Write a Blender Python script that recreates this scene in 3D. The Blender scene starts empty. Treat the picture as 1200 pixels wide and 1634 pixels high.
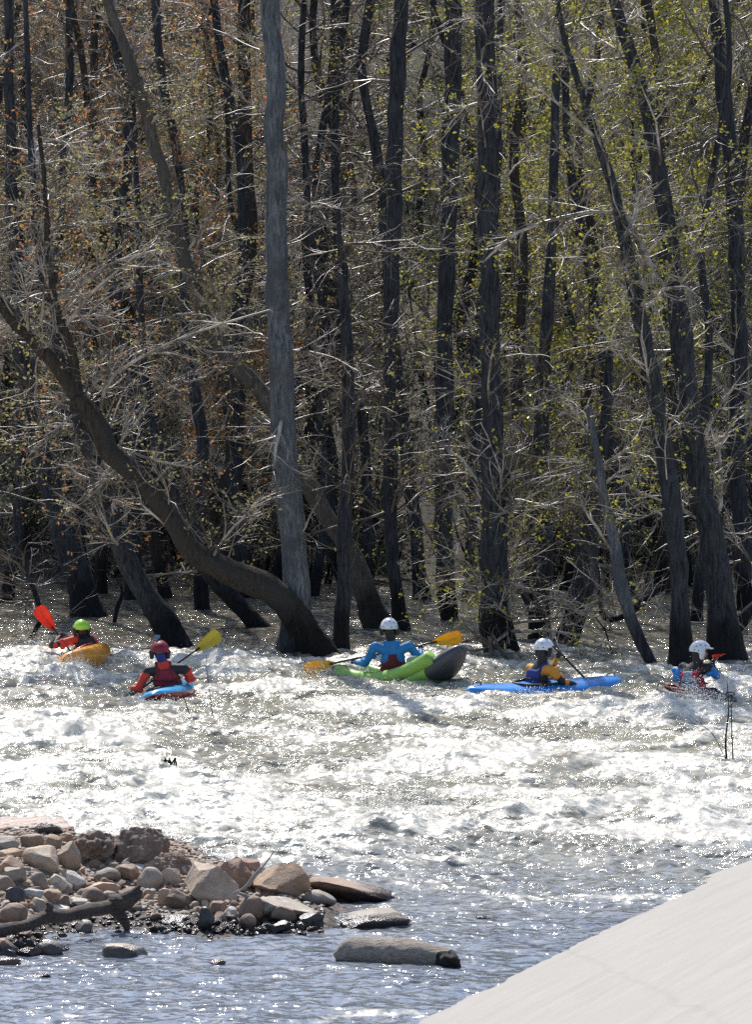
import bpy, bmesh, math, random
import numpy as np
from mathutils import Vector, Matrix
R = math.radians
random.seed(7); RNG = np.random.default_rng(7)
sc = bpy.context.scene
COL = sc.collection
# ---------------------------------------------------------------- camera, world, sun, exposure
H = 6.0; F = 7000.0; HOR = 448.0          # eye height, focal length in photo pixels, horizon row
cam = bpy.data.cameras.new('camera'); camo = bpy.data.objects.new('camera', cam); COL.objects.link(camo)
camo.location = (0, 0, H); camo.rotation_euler = (R(90), 0, 0)
cam.sensor_fit = 'HORIZONTAL'; cam.sensor_width = 36.0; cam.lens = 36.0 * F / 1200.0
cam.shift_y = -(817 - HOR) / 1200.0; cam.clip_start = 0.5; cam.clip_end = 2000
sc.camera = camo
SUN_EL, SUN_AZ = 51.0, -14.0               # degrees; azimuth from +Y (into the picture), negative = to the left
wd = bpy.data.worlds.new('World'); sc.world = wd; wd.use_nodes = True
nt = wd.node_tree; nt.nodes.clear()
sky = nt.nodes.new('ShaderNodeTexSky'); sky.sky_type = 'NISHITA'; sky.sun_disc = False
sky.sun_elevation = R(SUN_EL); sky.sun_rotation = R(SUN_AZ)
bgn = nt.nodes.new('ShaderNodeBackground'); bgn.inputs['Strength'].default_value = 0.125
wo = nt.nodes.new('ShaderNodeOutputWorld')
nt.links.new(sky.outputs[0], bgn.inputs[0]); nt.links.new(bgn.outputs[0], wo.inputs[0])
sl = bpy.data.lights.new('sun', 'SUN'); sl.energy = 4.5; sl.angle = R(0.5); sl.color = (1.0, 0.95, 0.88)
so = bpy.data.objects.new('sun', sl); COL.objects.link(so)
sd = Vector((math.cos(R(SUN_EL)) * math.sin(R(SUN_AZ)), math.cos(R(SUN_EL)) * math.cos(R(SUN_AZ)), math.sin(R(SUN_EL))))
so.rotation_euler = (-sd).to_track_quat('-Z', 'Y').to_euler(); so.location = sd * 200
sc.view_settings.view_transform = 'Standard'; sc.view_settings.look = 'None'
sc.view_settings.gamma = 1.0; sc.view_settings.exposure = 0.45
sc.cycles.max_bounces = 6; sc.cycles.diffuse_bounces = 3; sc.cycles.glossy_bounces = 2
sc.cycles.transmission_bounces = 2; sc.cycles.sample_clamp_indirect = 4.0
sc.cycles.use_denoising = False

# ---------------------------------------------------------------- measuring: photo pixel + distance -> place
def W(px, py, D): return Vector(((px - 600) / F * D, D, H - (py - HOR) / F * D))
def DG(py, z=0.0): return F * (H - z) / (py - HOR)      # distance of a point of height z seen on row py
def A(*v): return np.array(v, dtype=float)

# ---------------------------------------------------------------- numpy noise
def _hash(ix, iy, iz, s):
    with np.errstate(over='ignore'):
        n = ix.astype(np.int64) * 374761393 + iy.astype(np.int64) * 668265263 + iz.astype(np.int64) * 2147483647 + s * 144665
        n = (n ^ (n >> 13)) * 1274126177; n = n ^ (n >> 16)
    return (n & 0xffff) / 32767.5 - 1.0
def noise2(x, y, s=0):
    x = np.asarray(x, float); y = np.asarray(y, float)
    ix = np.floor(x); iy = np.floor(y); fx = x - ix; fy = y - iy
    fx = fx * fx * fx * (fx * (fx * 6 - 15) + 10); fy = fy * fy * fy * (fy * (fy * 6 - 15) + 10)
    z = np.zeros_like(ix)
    a = _hash(ix, iy, z, s); b = _hash(ix + 1, iy, z, s); c = _hash(ix, iy + 1, z, s); d = _hash(ix + 1, iy + 1, z, s)
    return a + (b - a) * fx + (c - a) * fy + (a - b - c + d) * fx * fy
def fbm2(x, y, s=0, o=4, lac=2.03, g=0.5):
    t = 0; a = 1.0; n = 0
    for k in range(o):
        t = t + a * noise2(x, y, s + k * 17); n += a; a *= g
        x, y = (x * 0.8 - y * 0.6) * lac, (x * 0.6 + y * 0.8) * lac
    return t / n
def noise3(p, s=0):
    i = np.floor(p); f = p - i; f = f * f * (3 - 2 * f); r = 0
    for dx in (0, 1):
        for dy in (0, 1):
            for dz in (0, 1):
                w = (f[:, 0] if dx else 1 - f[:, 0]) * (f[:, 1] if dy else 1 - f[:, 1]) * (f[:, 2] if dz else 1 - f[:, 2])
                r = r + w * _hash(i[:, 0] + dx, i[:, 1] + dy, i[:, 2] + dz, s)
    return r
def fbm3(p, s=0, o=3):
    t = 0; a = 1.0; n = 0
    for k in range(o):
        t = t + a * noise3(p, s + k * 31); n += a; a *= .5; p = p * 2.07 + 3.1
    return t / n

# ---------------------------------------------------------------- mesh and object helpers
def mesh_np(name, V, quads=None, tris=None, smooth=True, mats=(), qi=None, ti=None):
    me = bpy.data.meshes.new(name)
    V = np.asarray(V, dtype=np.float32).reshape(-1, 3)
    loops = []; tot = []; mi = []
    if quads is not None and len(quads):
        q = np.asarray(quads, dtype=np.int32).reshape(-1, 4); loops.append(q.ravel()); tot.append(np.full(len(q), 4, np.int32))
        mi.append(np.zeros(len(q), np.int32) if qi is None else np.asarray(qi, np.int32))
    if tris is not None and len(tris):
        t = np.asarray(tris, dtype=np.int32).reshape(-1, 3); loops.append(t.ravel()); tot.append(np.full(len(t), 3, np.int32))
        mi.append(np.zeros(len(t), np.int32) if ti is None else np.asarray(ti, np.int32))
    loops = np.concatenate(loops); tot = np.concatenate(tot); mi = np.concatenate(mi)
    start = np.concatenate(([0], np.cumsum(tot)[:-1])).astype(np.int32)
    me.vertices.add(len(V)); me.vertices.foreach_set('co', V.ravel())
    me.loops.add(len(loops)); me.loops.foreach_set('vertex_index', loops)
    me.polygons.add(len(tot)); me.polygons.foreach_set('loop_start', start); me.polygons.foreach_set('loop_total', tot)
    me.polygons.foreach_set('material_index', mi)
    me.polygons.foreach_set('use_smooth', np.full(len(tot), bool(smooth)))
    for m in mats: me.materials.append(m)
    me.update(calc_edges=True)
    return me
def link(name, me, parent=None):
    o = bpy.data.objects.new(name, me); COL.objects.link(o)
    if parent is not None: o.parent = parent
    return o
def tag(o, label, cat=None, group=None, kind=None):
    if label: o['label'] = label
    if cat: o['category'] = cat
    if group: o['group'] = group
    if kind: o['kind'] = kind
    return o
def empty(name, loc, label, cat, group=None, rot=(0, 0, 0)):
    o = bpy.data.objects.new(name, None); COL.objects.link(o); o.location = loc; o.rotation_euler = rot
    o.empty_display_size = 0.2
    return tag(o, label, cat, group)
def copy_tree(o, parent=None):
    c = o.copy(); COL.objects.link(c); c.parent = parent
    for ch in o.children: copy_tree(ch, c)
    return c
class Acc:                                      # collects pieces of ONE mesh
    def __init__(s): s.V = []; s.Q = []; s.T = []; s.qi = []; s.ti = []; s.n = 0
    def add(s, V, Q=None, T=None, mi=0):
        V = np.asarray(V, float).reshape(-1, 3); s.V.append(V)
        if Q is not None and len(Q): Q = np.asarray(Q, int).reshape(-1, 4); s.Q.append(Q + s.n); s.qi.append(np.full(len(Q), mi))
        if T is not None and len(T): T = np.asarray(T, int).reshape(-1, 3); s.T.append(T + s.n); s.ti.append(np.full(len(T), mi))
        s.n += len(V)
    def mesh(s, name, mats, smooth=True, off=(0, 0, 0)):
        return mesh_np(name, np.concatenate(s.V) - np.asarray(off, float), np.concatenate(s.Q) if s.Q else None,
                       np.concatenate(s.T) if s.T else None, smooth, mats,
                       np.concatenate(s.qi) if s.qi else None, np.concatenate(s.ti) if s.ti else None)
def nrm(v): return v / np.maximum(np.linalg.norm(v, axis=-1, keepdims=True), 1e-9)
def tubes(P, Rd, sides, cap=False):
    """P (N,K,3) centre lines, Rd (N,K) radii -> verts, quads, (cap tris)"""
    P = np.asarray(P, float); Rd = np.asarray(Rd, float); N, K, _ = P.shape
    T = np.empty_like(P); T[:, 1:-1] = P[:, 2:] - P[:, :-2]; T[:, 0] = P[:, 1] - P[:, 0]; T[:, -1] = P[:, -1] - P[:, -2]
    T = nrm(T); D = nrm(P[:, -1] - P[:, 0])
    ref = np.where(np.abs(D[:, 2:3]) > 0.8, A(0.13, 1, 0)[None], A(0.05, 0.1, 1)[None])
    U = nrm(np.cross(T, np.broadcast_to(ref[:, None], T.shape))); Vv = np.cross(T, U)
    a = np.arange(sides) * 2 * math.pi / sides
    V = P[:, :, None] + Rd[:, :, None, None] * (U[:, :, None] * np.cos(a)[None, None, :, None] + Vv[:, :, None] * np.sin(a)[None, None, :, None])
    n, k, j = np.meshgrid(np.arange(N), np.arange(K - 1), np.arange(sides), indexing='ij'); j2 = (j + 1) % sides
    b = (n * K + k) * sides; c = b + sides
    Q = np.stack([b + j, b + j2, c + j2, c + j], -1).reshape(-1, 4)
    Tt = None
    if cap:
        Tl = []
        for j in range(1, sides - 1):
            nn = np.arange(N) * K * sides
            Tl.append(np.stack([nn, nn + j + 1, nn + j], -1)); e = nn + (K - 1) * sides
            Tl.append(np.stack([e, e + j, e + j + 1], -1))
        Tt = np.concatenate(Tl)
    return V.reshape(-1, 3), Q, Tt
def resample(pts, rad, n):
    """Catmull-Rom through points -> n points"""
    P = np.asarray(pts, float); r = np.asarray(rad, float); m = len(P)
    u = np.linspace(0, m - 1, n); i = np.clip(np.floor(u).astype(int), 0, m - 2); t = (u - i)[:, None]
    E = np.concatenate([[2 * P[0] - P[1]], P, [2 * P[-1] - P[-2]]])
    p0, p1, p2, p3 = E[i], E[i + 1], E[i + 2], E[i + 3]
    C = 0.5 * (2 * p1 + (p2 - p0) * t + (2 * p0 - 5 * p1 + 4 * p2 - p3) * t ** 2 + (3 * p1 - p0 - 3 * p2 + p3) * t ** 3)
    return C, np.interp(u, np.arange(m), r)

# ---------------------------------------------------------------- materials
def mat(name): 
    m = bpy.data.materials.new(name); m.use_nodes = True; return m, m.node_tree, m.node_tree.nodes['Principled BSDF']
def N_(nt, t, **k):
    n = nt.nodes.new(t)
    for a, b in k.items():
        if hasattr(n, a): setattr(n, a, b)
    return n
def ramp(nt, src, stops):
    r = nt.nodes.new('ShaderNodeValToRGB'); e = r.color_ramp.elements
    while len(e) < len(stops): e.new(0.5)
    for i, (p, c) in enumerate(stops): e[i].position = p; e[i].color = (*c, 1) if len(c) == 3 else c
    nt.links.new(src, r.inputs[0]); return r.outputs[0]
def noisetex(nt, scale=5, detail=4, rough=0.55, vec=None, mapscale=None, dist=0.0):
    n = nt.nodes.new('ShaderNodeTexNoise'); n.inputs['Scale'].default_value = scale; n.inputs['Detail'].default_value = detail
    n.inputs['Roughness'].default_value = rough; n.inputs['Distortion'].default_value = dist
    if vec is None: vec = nt.nodes.new('ShaderNodeTexCoord').outputs['Object']
    if mapscale is not None:
        mp = nt.nodes.new('ShaderNodeMapping'); mp.inputs['Scale'].default_value = mapscale; nt.links.new(vec, mp.inputs[0]); vec = mp.outputs[0]
    nt.links.new(vec, n.inputs['Vector']); return n.outputs['Fac']
def mix(nt, fac, a, b, mode='MIX'):
    n = nt.nodes.new('ShaderNodeMix'); n.data_type = 'RGBA'; n.blend_type = mode
    for s, v in ((0, fac), (6, a), (7, b)):
        if isinstance(v, (int, float)): n.inputs[s].default_value = v
        elif isinstance(v, tuple): n.inputs[s].default_value = (*v, 1)
        else: nt.links.new(v, n.inputs[s])
    return n.outputs[2]
def math_(nt, op, a, b=0.0, c=None, clamp=False):
    n = nt.nodes.new('ShaderNodeMath'); n.operation = op; n.use_clamp = clamp
    for s, v in ((0, a), (1, b), (2, c)):
        if v is None: continue
        if isinstance(v, (int, float)): n.inputs[s].default_value = v
        else: nt.links.new(v, n.inputs[s])
    return n.outputs[0]
def bump(nt, bs, h, strength=0.5, dist=0.02, normal=None):
    b = nt.nodes.new('ShaderNodeBump'); b.inputs['Strength'].default_value = strength; b.inputs['Distance'].default_value = dist
    nt.links.new(h, b.inputs['Height'])
    if normal is not None: nt.links.new(normal, b.inputs['Normal'])
    if bs is not None: nt.links.new(b.outputs[0], bs.inputs['Normal'])
    return b.outputs[0]
def plain(name, col, rough=0.5, var=0.15, coat=0.0, bscale=None, spec=0.5, trans=0.0):
    m, nt, bs = mat(name)
    f = noisetex(nt, 9, 4)
    lo = tuple(c * (1 - var) for c in col); hi = tuple(min(1, c * (1 + var)) for c in col)
    nt.links.new(ramp(nt, f, [(0.3, lo), (0.7, hi)]), bs.inputs['Base Color'])
    bs.inputs['Roughness'].default_value = rough; bs.inputs['Specular IOR Level'].default_value = spec
    bs.inputs['Coat Weight'].default_value = coat; bs.inputs['Coat Roughness'].default_value = 0.12
    if bscale: bump(nt, bs, noisetex(nt, bscale, 4), 0.5, 0.01)
    return m

# ================================================================ WATER, TERRAIN, CONCRETE
def sstep(a, b, x):
    t = np.clip((x - a) / (b - a), 0, 1); return t * t * (3 - 2 * t)
def zbar(x, D, rough=True):
    """top of the gravel bar at the near left"""
    Df = 38.7 + 1.5 * sstep(-3.3, -2.9, x) + 0.25 * noise2(x * 1.3, D * 0.3, 91)
    hh = 0.46 - 0.10 * sstep(-2.4, -1.7, x) - 0.12 * sstep(-1.5, -0.7, x)
    Db = 46.6 - 2.0 * sstep(-3.3, -2.9, x) - 1.0 * sstep(-2.1, -1.4, x) + 0.3 * noise2(x * 2.1, x * 0, 92)
    z = np.minimum(np.minimum((D - Df) * 0.145, hh), (Db - D) * 0.45)
    z = np.minimum(z, (-0.35 - x) * 0.35)
    if rough: z = z + 0.035 * fbm2(x * 4, D * 4, 77, 3)
    return np.maximum(z, -0.8)
# piles of broken white water: photo column, row, half width m, half depth m, height m
MOUNDS = [(640, 1335, 0.75, 0.9, 0.24), (540, 1345, 0.6, 0.7, 0.13), (880, 1300, 1.1, 1.2, 0.16), (1120, 1315, 0.9, 1.3, 0.18),
          (40, 1065, 0.8, 1.2, 0.22), (100, 1073, 0.7, 0.8, 0.07), (340, 1063, 0.7, 1.6, 0.20), (400, 1075, 0.6, 1.2, 0.16), (465, 1095, 0.5, 1.0, 0.07),
          (590, 1125, 1.0, 0.9, 0.08), (905, 1118, 0.40, 0.35, 0.10), (780, 1128, 0.3, 0.4, 0.06), (120, 1185, 0.9, 1.5, 0.16), (30, 1180, 0.8, 1.2, 0.14),
          (860, 1138, 0.9, 1.0, 0.17), (1000, 1135, 0.8, 1.3, 0.13), (1105, 1140, 0.5, 0.7, 0.18), (1180, 1100, 0.6, 1.2, 0.14),
          (60, 1240, 0.8, 1.0, 0.12), (300, 1290, 1.2, 1.4, 0.12), (760, 1215, 1.4, 1.4, 0.13), (1050, 1230, 1.2, 1.2, 0.14)]
def water_h(x, y):
    D = y
    r = sstep(40.3, 47.5, D) * (1 - 0.80 * sstep(69.5, 74.5, D + 1.2 * noise2(x * .5, D * .2, 5)))
    calm = 1 - sstep(41.5, 47.5, D)
    wx = x + 0.35 * noise2(x * 0.8, y * 0.8, 11); wy = y + 0.35 * noise2(x * 0.8, y * 0.8, 12)
    big = fbm2(wx * 0.45 + 0.10 * y, wy * 0.62, 21, 3, g=0.5)
    mid = 1 - 2 * np.abs(fbm2(wx * 1.15, wy * 1.5, 33, 3, g=0.55))
    rip = 1 - 2 * np.abs(fbm2(x * 3.2, y * 4.2, 44, 2))
    sm = fbm2(x * 7.5, y * 8.5, 55, 2)
    h = r * (0.15 * big + 0.07 * (mid - 0.4)) + 0.030 * (0.4 + r) * (rip - .4) + 0.012 * (0.7 + r) * sm
    h = h + calm * (0.020 * fbm2(x * 1.2, y * 2.4, 63, 3) + 0.022 * np.abs(fbm2(x * 2.2, y * 4.6, 64, 2)))
    m = np.zeros_like(x)
    for (px, py, a, b, hh) in MOUNDS:
        d0 = DG(py); x0 = (px - 600) / F * d0
        g = np.exp(-((x - x0) / a) ** 2 - ((y - d0) / b) ** 2)
        m = np.maximum(m, g); h = h + g * hh * 0.8 * (0.85 + 0.5 * noise2(x * 3.3, y * 3.3, 71))
    # foam
    fo = 1.0 * fbm2(wx * 0.65 + 0.1 * y, wy * 1.15, 81, 5, g=0.62) + 0.5 * big + 0.35 * (mid - 0.3)
    bias = -0.80 + 0.75 * r
    mask = sstep(-0.20, 0.55, fo + bias + 0.85 * m)
    tex = np.abs(fbm2(x * 13, y * 9, 83, 2))
    h = h + mask * (0.020 * tex + 0.012 * fbm2(x * 5, y * 5, 84, 2))
    return h, mask
def axis(lo, flo, fhi, hi, fine, coarse):
    a = np.arange(flo, fhi, fine); L = []; s = fine; p = flo
    while p > lo: s = min(s * 1.35, coarse); p -= s; L.append(p)
    Rr = []; s = fine; p = a[-1]
    while p < hi: s = min(s * 1.35, coarse); p += s; Rr.append(p)
    return np.concatenate([L[::-1], a, Rr])
xs = axis(-70, -8.6, 8.6, 70, 0.024, 2.0)
ya = np.concatenate([axis(6, 34.0, 50.0, 50.0, 0.032, 1.0)[:-1], np.arange(50.0, 80.0, 0.045)])
ya = np.concatenate([ya, axis(80, 80, 90, 92, 0.10, 1.0)])
ya = np.unique(np.round(ya, 4))
X, Y = np.meshgrid(xs, ya); hgt, msk = water_h(X, Y)
nx = len(xs); ny = len(ya)
V = np.stack([X, Y, hgt], -1).reshape(-1, 3)
jj, ii = np.meshgrid(np.arange(ny - 1), np.arange(nx - 1), indexing='ij'); b0 = jj * nx + ii
Q = np.stack([b0, b0 + 1, b0 + nx + 1, b0 + nx], -1).reshape(-1, 4)

m, nt, bs = mat('river_water')
at = N_(nt, 'ShaderNodeAttribute'); at.attribute_name = 'foam'
tc = nt.nodes.new('ShaderNodeTexCoord').outputs['Object']
n1 = noisetex(nt, 6, 6, 0.72, tc, mapscale=(1, .8, 1)); n2 = noisetex(nt, 1.1, 3, 0.5, tc)
n3 = noisetex(nt, 30, 3, 0.6, tc)
f = math_(nt, 'ADD', at.outputs['Fac'], math_(nt, 'MULTIPLY_ADD', n1, 2.6, -1.34))
foam = ramp(nt, f, [(0.08, (0, 0, 0)), (0.45, (0.5, 0.5, 0.5)), (0.92, (1, 1, 1))])
foamw = math_(nt, 'MULTIPLY', foam, 0.92)
sy = N_(nt, 'ShaderNodeSeparateXYZ'); nt.links.new(tc, sy.inputs[0])
yy = math_(nt, 'MULTIPLY_ADD', math_(nt, 'SUBTRACT', noisetex(nt, 0.6, 3, 0.5, tc), 0.5), 5.0, sy.outputs[1])
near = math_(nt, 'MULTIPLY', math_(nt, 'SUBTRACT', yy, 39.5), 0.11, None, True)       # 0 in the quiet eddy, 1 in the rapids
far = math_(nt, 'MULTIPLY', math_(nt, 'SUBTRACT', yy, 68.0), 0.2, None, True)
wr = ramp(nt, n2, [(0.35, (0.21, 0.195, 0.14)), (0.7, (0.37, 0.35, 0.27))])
we = ramp(nt, n2, [(0.35, (0.15, 0.175, 0.22)), (0.7, (0.20, 0.225, 0.265))])  # sky's blue reflection on the quiet water is painted into its body colour
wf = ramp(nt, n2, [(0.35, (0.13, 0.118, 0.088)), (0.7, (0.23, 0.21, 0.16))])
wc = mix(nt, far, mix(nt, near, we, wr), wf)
fc = ramp(nt, n3, [(0.3, (0.58, 0.545, 0.45)), (0.7, (0.82, 0.785, 0.70))])
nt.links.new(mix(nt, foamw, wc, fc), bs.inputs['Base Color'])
rg = math_(nt, 'MULTIPLY_ADD', foam, 0.25, 0.07); nt.links.new(rg, bs.inputs['Roughness'])
bs.inputs['IOR'].default_value = 1.333
bs.inputs['Coat Weight'].default_value = 0.6; bs.inputs['Coat Roughness'].default_value = 0.06; bs.inputs['Coat IOR'].default_value = 1.34
gust = ramp(nt, noisetex(nt, 1.0, 3, 0.6, tc, mapscale=(0.7, 0.45, 1)), [(0.36, (0.25, 0.25, 0.25)), (0.60, (1, 1, 1))])
b1 = bump(nt, None, math_(nt, 'MULTIPLY', noisetex(nt, 6, 1.5, 0.5, tc, mapscale=(1, 1.2, 1)), gust), 1.0, 0.085)
fine = math_(nt, 'MULTIPLY', noisetex(nt, 24, 2.5, 0.6, tc), math_(nt, 'MULTIPLY', gust, math_(nt, 'MULTIPLY_ADD', near, 0.85, 0.15)))
b2 = bump(nt, bs, fine, 1.0, 0.024, b1)
nt.links.new(b2, bs.inputs['Coat Normal'])
M_water = m
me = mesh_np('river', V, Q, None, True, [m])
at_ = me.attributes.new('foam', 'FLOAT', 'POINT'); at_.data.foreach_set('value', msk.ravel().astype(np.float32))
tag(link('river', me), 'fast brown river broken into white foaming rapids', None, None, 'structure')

# ground: river bed, near bank under the camera, wooded hillside beyond
gx = axis(-400, -16, 16, 400, 0.35, 25); gy = axis(-300, 80, 125, 700, 0.35, 25)
GX, GY = np.meshgrid(gx, gy)
def hill(x, y):
    z = -1.3 + 1.25 * sstep(81, 87, y) + 0.33 * np.maximum(y - 88.5, 0) - 0.22 * np.maximum(y - 150, 0)
    z = z + 0.10 * fbm2(x * 0.5, y * 0.5, 7, 4) * sstep(82, 86, y) * 1.6 + 1.2 * fbm2(x * .05, y * .05, 8, 2) * sstep(95, 120, y)
    return z + 1.0 * (1 - sstep(2, 8, y)) 
GZ = hill(GX, GY); nx = len(gx); ny = len(gy)
jj, ii = np.meshgrid(np.arange(ny - 1), np.arange(nx - 1), indexing='ij'); b0 = jj * nx + ii
m, nt, bs = mat('leaf_litter')
tc = nt.nodes.new('ShaderNodeTexCoord').outputs['Object']
c = ramp(nt, noisetex(nt, 7, 6, 0.8, tc), [(0.3, (0.008, 0.006, 0.005)), (0.52, (0.025, 0.018, 0.013)), (0.70, (0.19, 0.13, 0.085))])
c = mix(nt, ramp(nt, noisetex(nt, 0.5, 3, 0.5, tc), [(0.5, (0, 0, 0)), (0.66, (1, 1, 1))]), c, (0.025, 0.034, 0.012))
nt.links.new(c, bs.inputs['Base Color']); bs.inputs['Roughness'].default_value = 0.85
bump(nt, bs, noisetex(nt, 11, 5, 0.7, tc), 1.0, 0.12)
M_litter = m
me = mesh_np('ground', np.stack([GX, GY, GZ], -1).reshape(-1, 3), np.stack([b0, b0 + 1, b0 + nx + 1, b0 + nx], -1).reshape(-1, 4), None, True, [m])
tag(link('ground', me), 'wooded bank covered in brown fallen leaves', None, None, 'structure')

# gravel bar
bx_ = np.arange(-9.0, -0.2, 0.035); by_ = np.arange(38.0, 47.4, 0.035)
BX, BY = np.meshgrid(bx_, by_); BZ = zbar(BX, BY); BZ = BZ + 0.02 * fbm2(BX * 14, BY * 14, 78, 2)
nx = len(bx_); ny = len(by_); jj, ii = np.meshgrid(np.arange(ny - 1), np.arange(nx - 1), indexing='ij'); b0 = jj * nx + ii
m, nt, bs = mat('gravel_and_sand')
geo = N_(nt, 'ShaderNodeNewGeometry'); sp = N_(nt, 'ShaderNodeSeparateXYZ'); nt.links.new(geo.outputs['Position'], sp.inputs[0])
pos = geo.outputs['Position']
vor = N_(nt, 'ShaderNodeTexVoronoi'); vor.inputs['Scale'].default_value = 17; nt.links.new(pos, vor.inputs['Vector'])
peb = ramp(nt, vor.outputs['Color'], [(0.0, (0.16, 0.10, 0.07)), (0.5, (0.30, 0.22, 0.165)), (1.0, (0.42, 0.36, 0.31))])
dirt = ramp(nt, noisetex(nt, 25, 5, 0.7, pos), [(0.3, (0.10, 0.07, 0.05)), (0.7, (0.27, 0.20, 0.155))])
c = mix(nt, ramp(nt, noisetex(nt, 3, 3, 0.6, pos), [(0.42, (0, 0, 0)), (0.55, (1, 1, 1))]), dirt, peb)
sandf = math_(nt, 'MULTIPLY', math_(nt, 'GREATER_THAN', math_(nt, 'ADD', sp.outputs[1], math_(nt, 'MULTIPLY', noisetex(nt, 2, 3, .5, pos), 0.8)), 44.9), 1.0)
c = mix(nt, sandf, c, ramp(nt, noisetex(nt, 40, 3, 0.6, pos), [(0.3, (0.42, 0.33, 0.28)), (0.7, (0.55, 0.45, 0.39))]))
wet = ramp(nt, math_(nt, 'ADD', sp.outputs[2], math_(nt, 'MULTIPLY', noisetex(nt, 6, 2, .5, pos), 0.05)), [(0.10, (0.22, 0.22, 0.24)), (0.17, (1, 1, 1))])
nt.links.new(mix(nt, 1.0, c, wet, 'MULTIPLY'), bs.inputs['Base Color']); bs.inputs['Roughness'].default_value = 0.75
bump(nt, bs, math_(nt, 'ADD', vor.outputs['Distance'], noisetex(nt, 30, 4, .6, pos)), 0.8, 0.03)
me = mesh_np('gravel_bar', np.stack([BX, BY, BZ], -1).reshape(-1, 3), np.stack([b0, b0 + 1, b0 + nx + 1, b0 + nx], -1).reshape(-1, 4), None, True, [m])
tag(link('gravel_bar', me), 'gravel and sand bar at the river edge', None, None, 'structure')

# concrete embankment, bottom right
P0 = A(0.277, DG(1634), 0.0); P1 = A(600 / F * DG(1371), DG(1371), 0.0)
e = nrm(P1 - P0); side = A(e[1], -e[0], 0); up = nrm(side * math.cos(R(17)) + A(0, 0, math.sin(R(17))))
nn_ = np.cross(up, e); nn_ = nn_ if nn_[2] > 0 else -nn_
Mx = Matrix(((e[0], up[0], nn_[0], P0[0]), (e[1], up[1], nn_[1], P0[1]), (e[2], up[2], nn_[2], P0[2]), (0, 0, 0, 1)))
def onslab(px, py):
    d = A(*W(px, py, 1.0)) - A(0, 0, H); q = P0 - A(0, 0, H); t = (q @ nn_) / (d @ nn_); X_ = A(0, 0, H) + d * t - P0
    return X_ @ e, X_ @ up
j0 = onslab(935, 1530); j1 = onslab(1185, 1640); JA = (j1[0] - j0[0]) / (j1[1] - j0[1]); JB = j0[0] - JA * j0[1]
bm = bmesh.new()
us = np.linspace(-26, 22, 193); vs = np.linspace(-1.2, 12.2, 61)
g = [[bm.verts.new((u, v, 0.004 * noise2(u * 1.1, v * 1.3, 3).item() + 0.006 * noise2(u * .2, v * .7, 4).item())) for v in vs] for u in us]
for i in range(len(us) - 1):
    for j in range(len(vs) - 1): bm.faces.new((g[i][j], g[i + 1][j], g[i + 1][j + 1], g[i][j + 1]))
# side walls, 0.5 m thick
def skirt(line):
    lo = [bm.verts.new((v.co.x, v.co.y, -0.5)) for v in line]
    for k in range(len(line) - 1): bm.faces.new((line[k + 1], line[k], lo[k], lo[k + 1]))
skirt([r_[0] for r_ in g]); skirt([r_[-1] for r_ in g][::-1]); skirt(g[0][::-1]); skirt(g[-1])
for f_ in bm.faces: f_.smooth = False
me = bpy.data.meshes.new('concrete_embankment'); bm.to_mesh(me); bm.free()
m, nt, bs = mat('weathered_concrete')
tc = nt.nodes.new('ShaderNodeTexCoord').outputs['Object']; sp = N_(nt, 'ShaderNodeSeparateXYZ'); nt.links.new(tc, sp.inputs[0])
s1 = noisetex(nt, 1.0, 5, 0.6, tc, mapscale=(0.35, 5.0, 1)); s2 = noisetex(nt, 1.0, 5, 0.7, tc, mapscale=(1.2, 26, 1)); s3 = noisetex(nt, 0.6, 4, 0.5, tc)
c = ramp(nt, math_(nt, 'ADD', math_(nt, 'MULTIPLY', s1, 0.55), math_(nt, 'MULTIPLY', s2, 0.45)), [(0.34, (0.245, 0.228, 0.206)), (0.5, (0.295, 0.277, 0.253)), (0.66, (0.325, 0.308, 0.285))])
c = mix(nt, ramp(nt, s3, [(0.4, (0, 0, 0)), (0.7, (0.8, 0.8, 0.8))]), c, (0.285, 0.268, 0.24))
# a dirty construction joint wandering across the slab, with a grey stain beyond it
wob = math_(nt, 'MULTIPLY', math_(nt, 'SUBTRACT', noisetex(nt, 0.9, 4, 0.6, tc), 0.5), 0.9)
jd = math_(nt, 'ADD', math_(nt, 'SUBTRACT', sp.outputs[0], math_(nt, 'MULTIPLY_ADD', sp.outputs[1], JA, JB)), wob)
ja = math_(nt, 'ABSOLUTE', jd)
jm = ramp(nt, math_(nt, 'ADD', ja, math_(nt, 'MULTIPLY', noisetex(nt, 3.5, 4, 0.7, tc), 0.35)), [(0.13, (0.35, 0.35, 0.35)), (0.30, (0, 0, 0))])
c = mix(nt, jm, c, (0.20, 0.19, 0.175))
spk = ramp(nt, noisetex(nt, 22, 2, 0.5, tc), [(0.67, (0, 0, 0)), (0.73, (0.6, 0.6, 0.6))])
c = mix(nt, spk, c, (0.22, 0.20, 0.17))
nt.links.new(c, bs.inputs['Base Color']); bs.inputs['Roughness'].default_value = 0.8
bump(nt, bs, math_(nt, 'ADD', s2, noisetex(nt, 40, 3, .6, tc)), 0.25, 0.01)
me.materials.append(m)
o = link('concrete_embankment', me); o.matrix_world = Mx
tag(o, 'pale weathered concrete slope running down into the river at the lower right', 'embankment')

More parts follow.
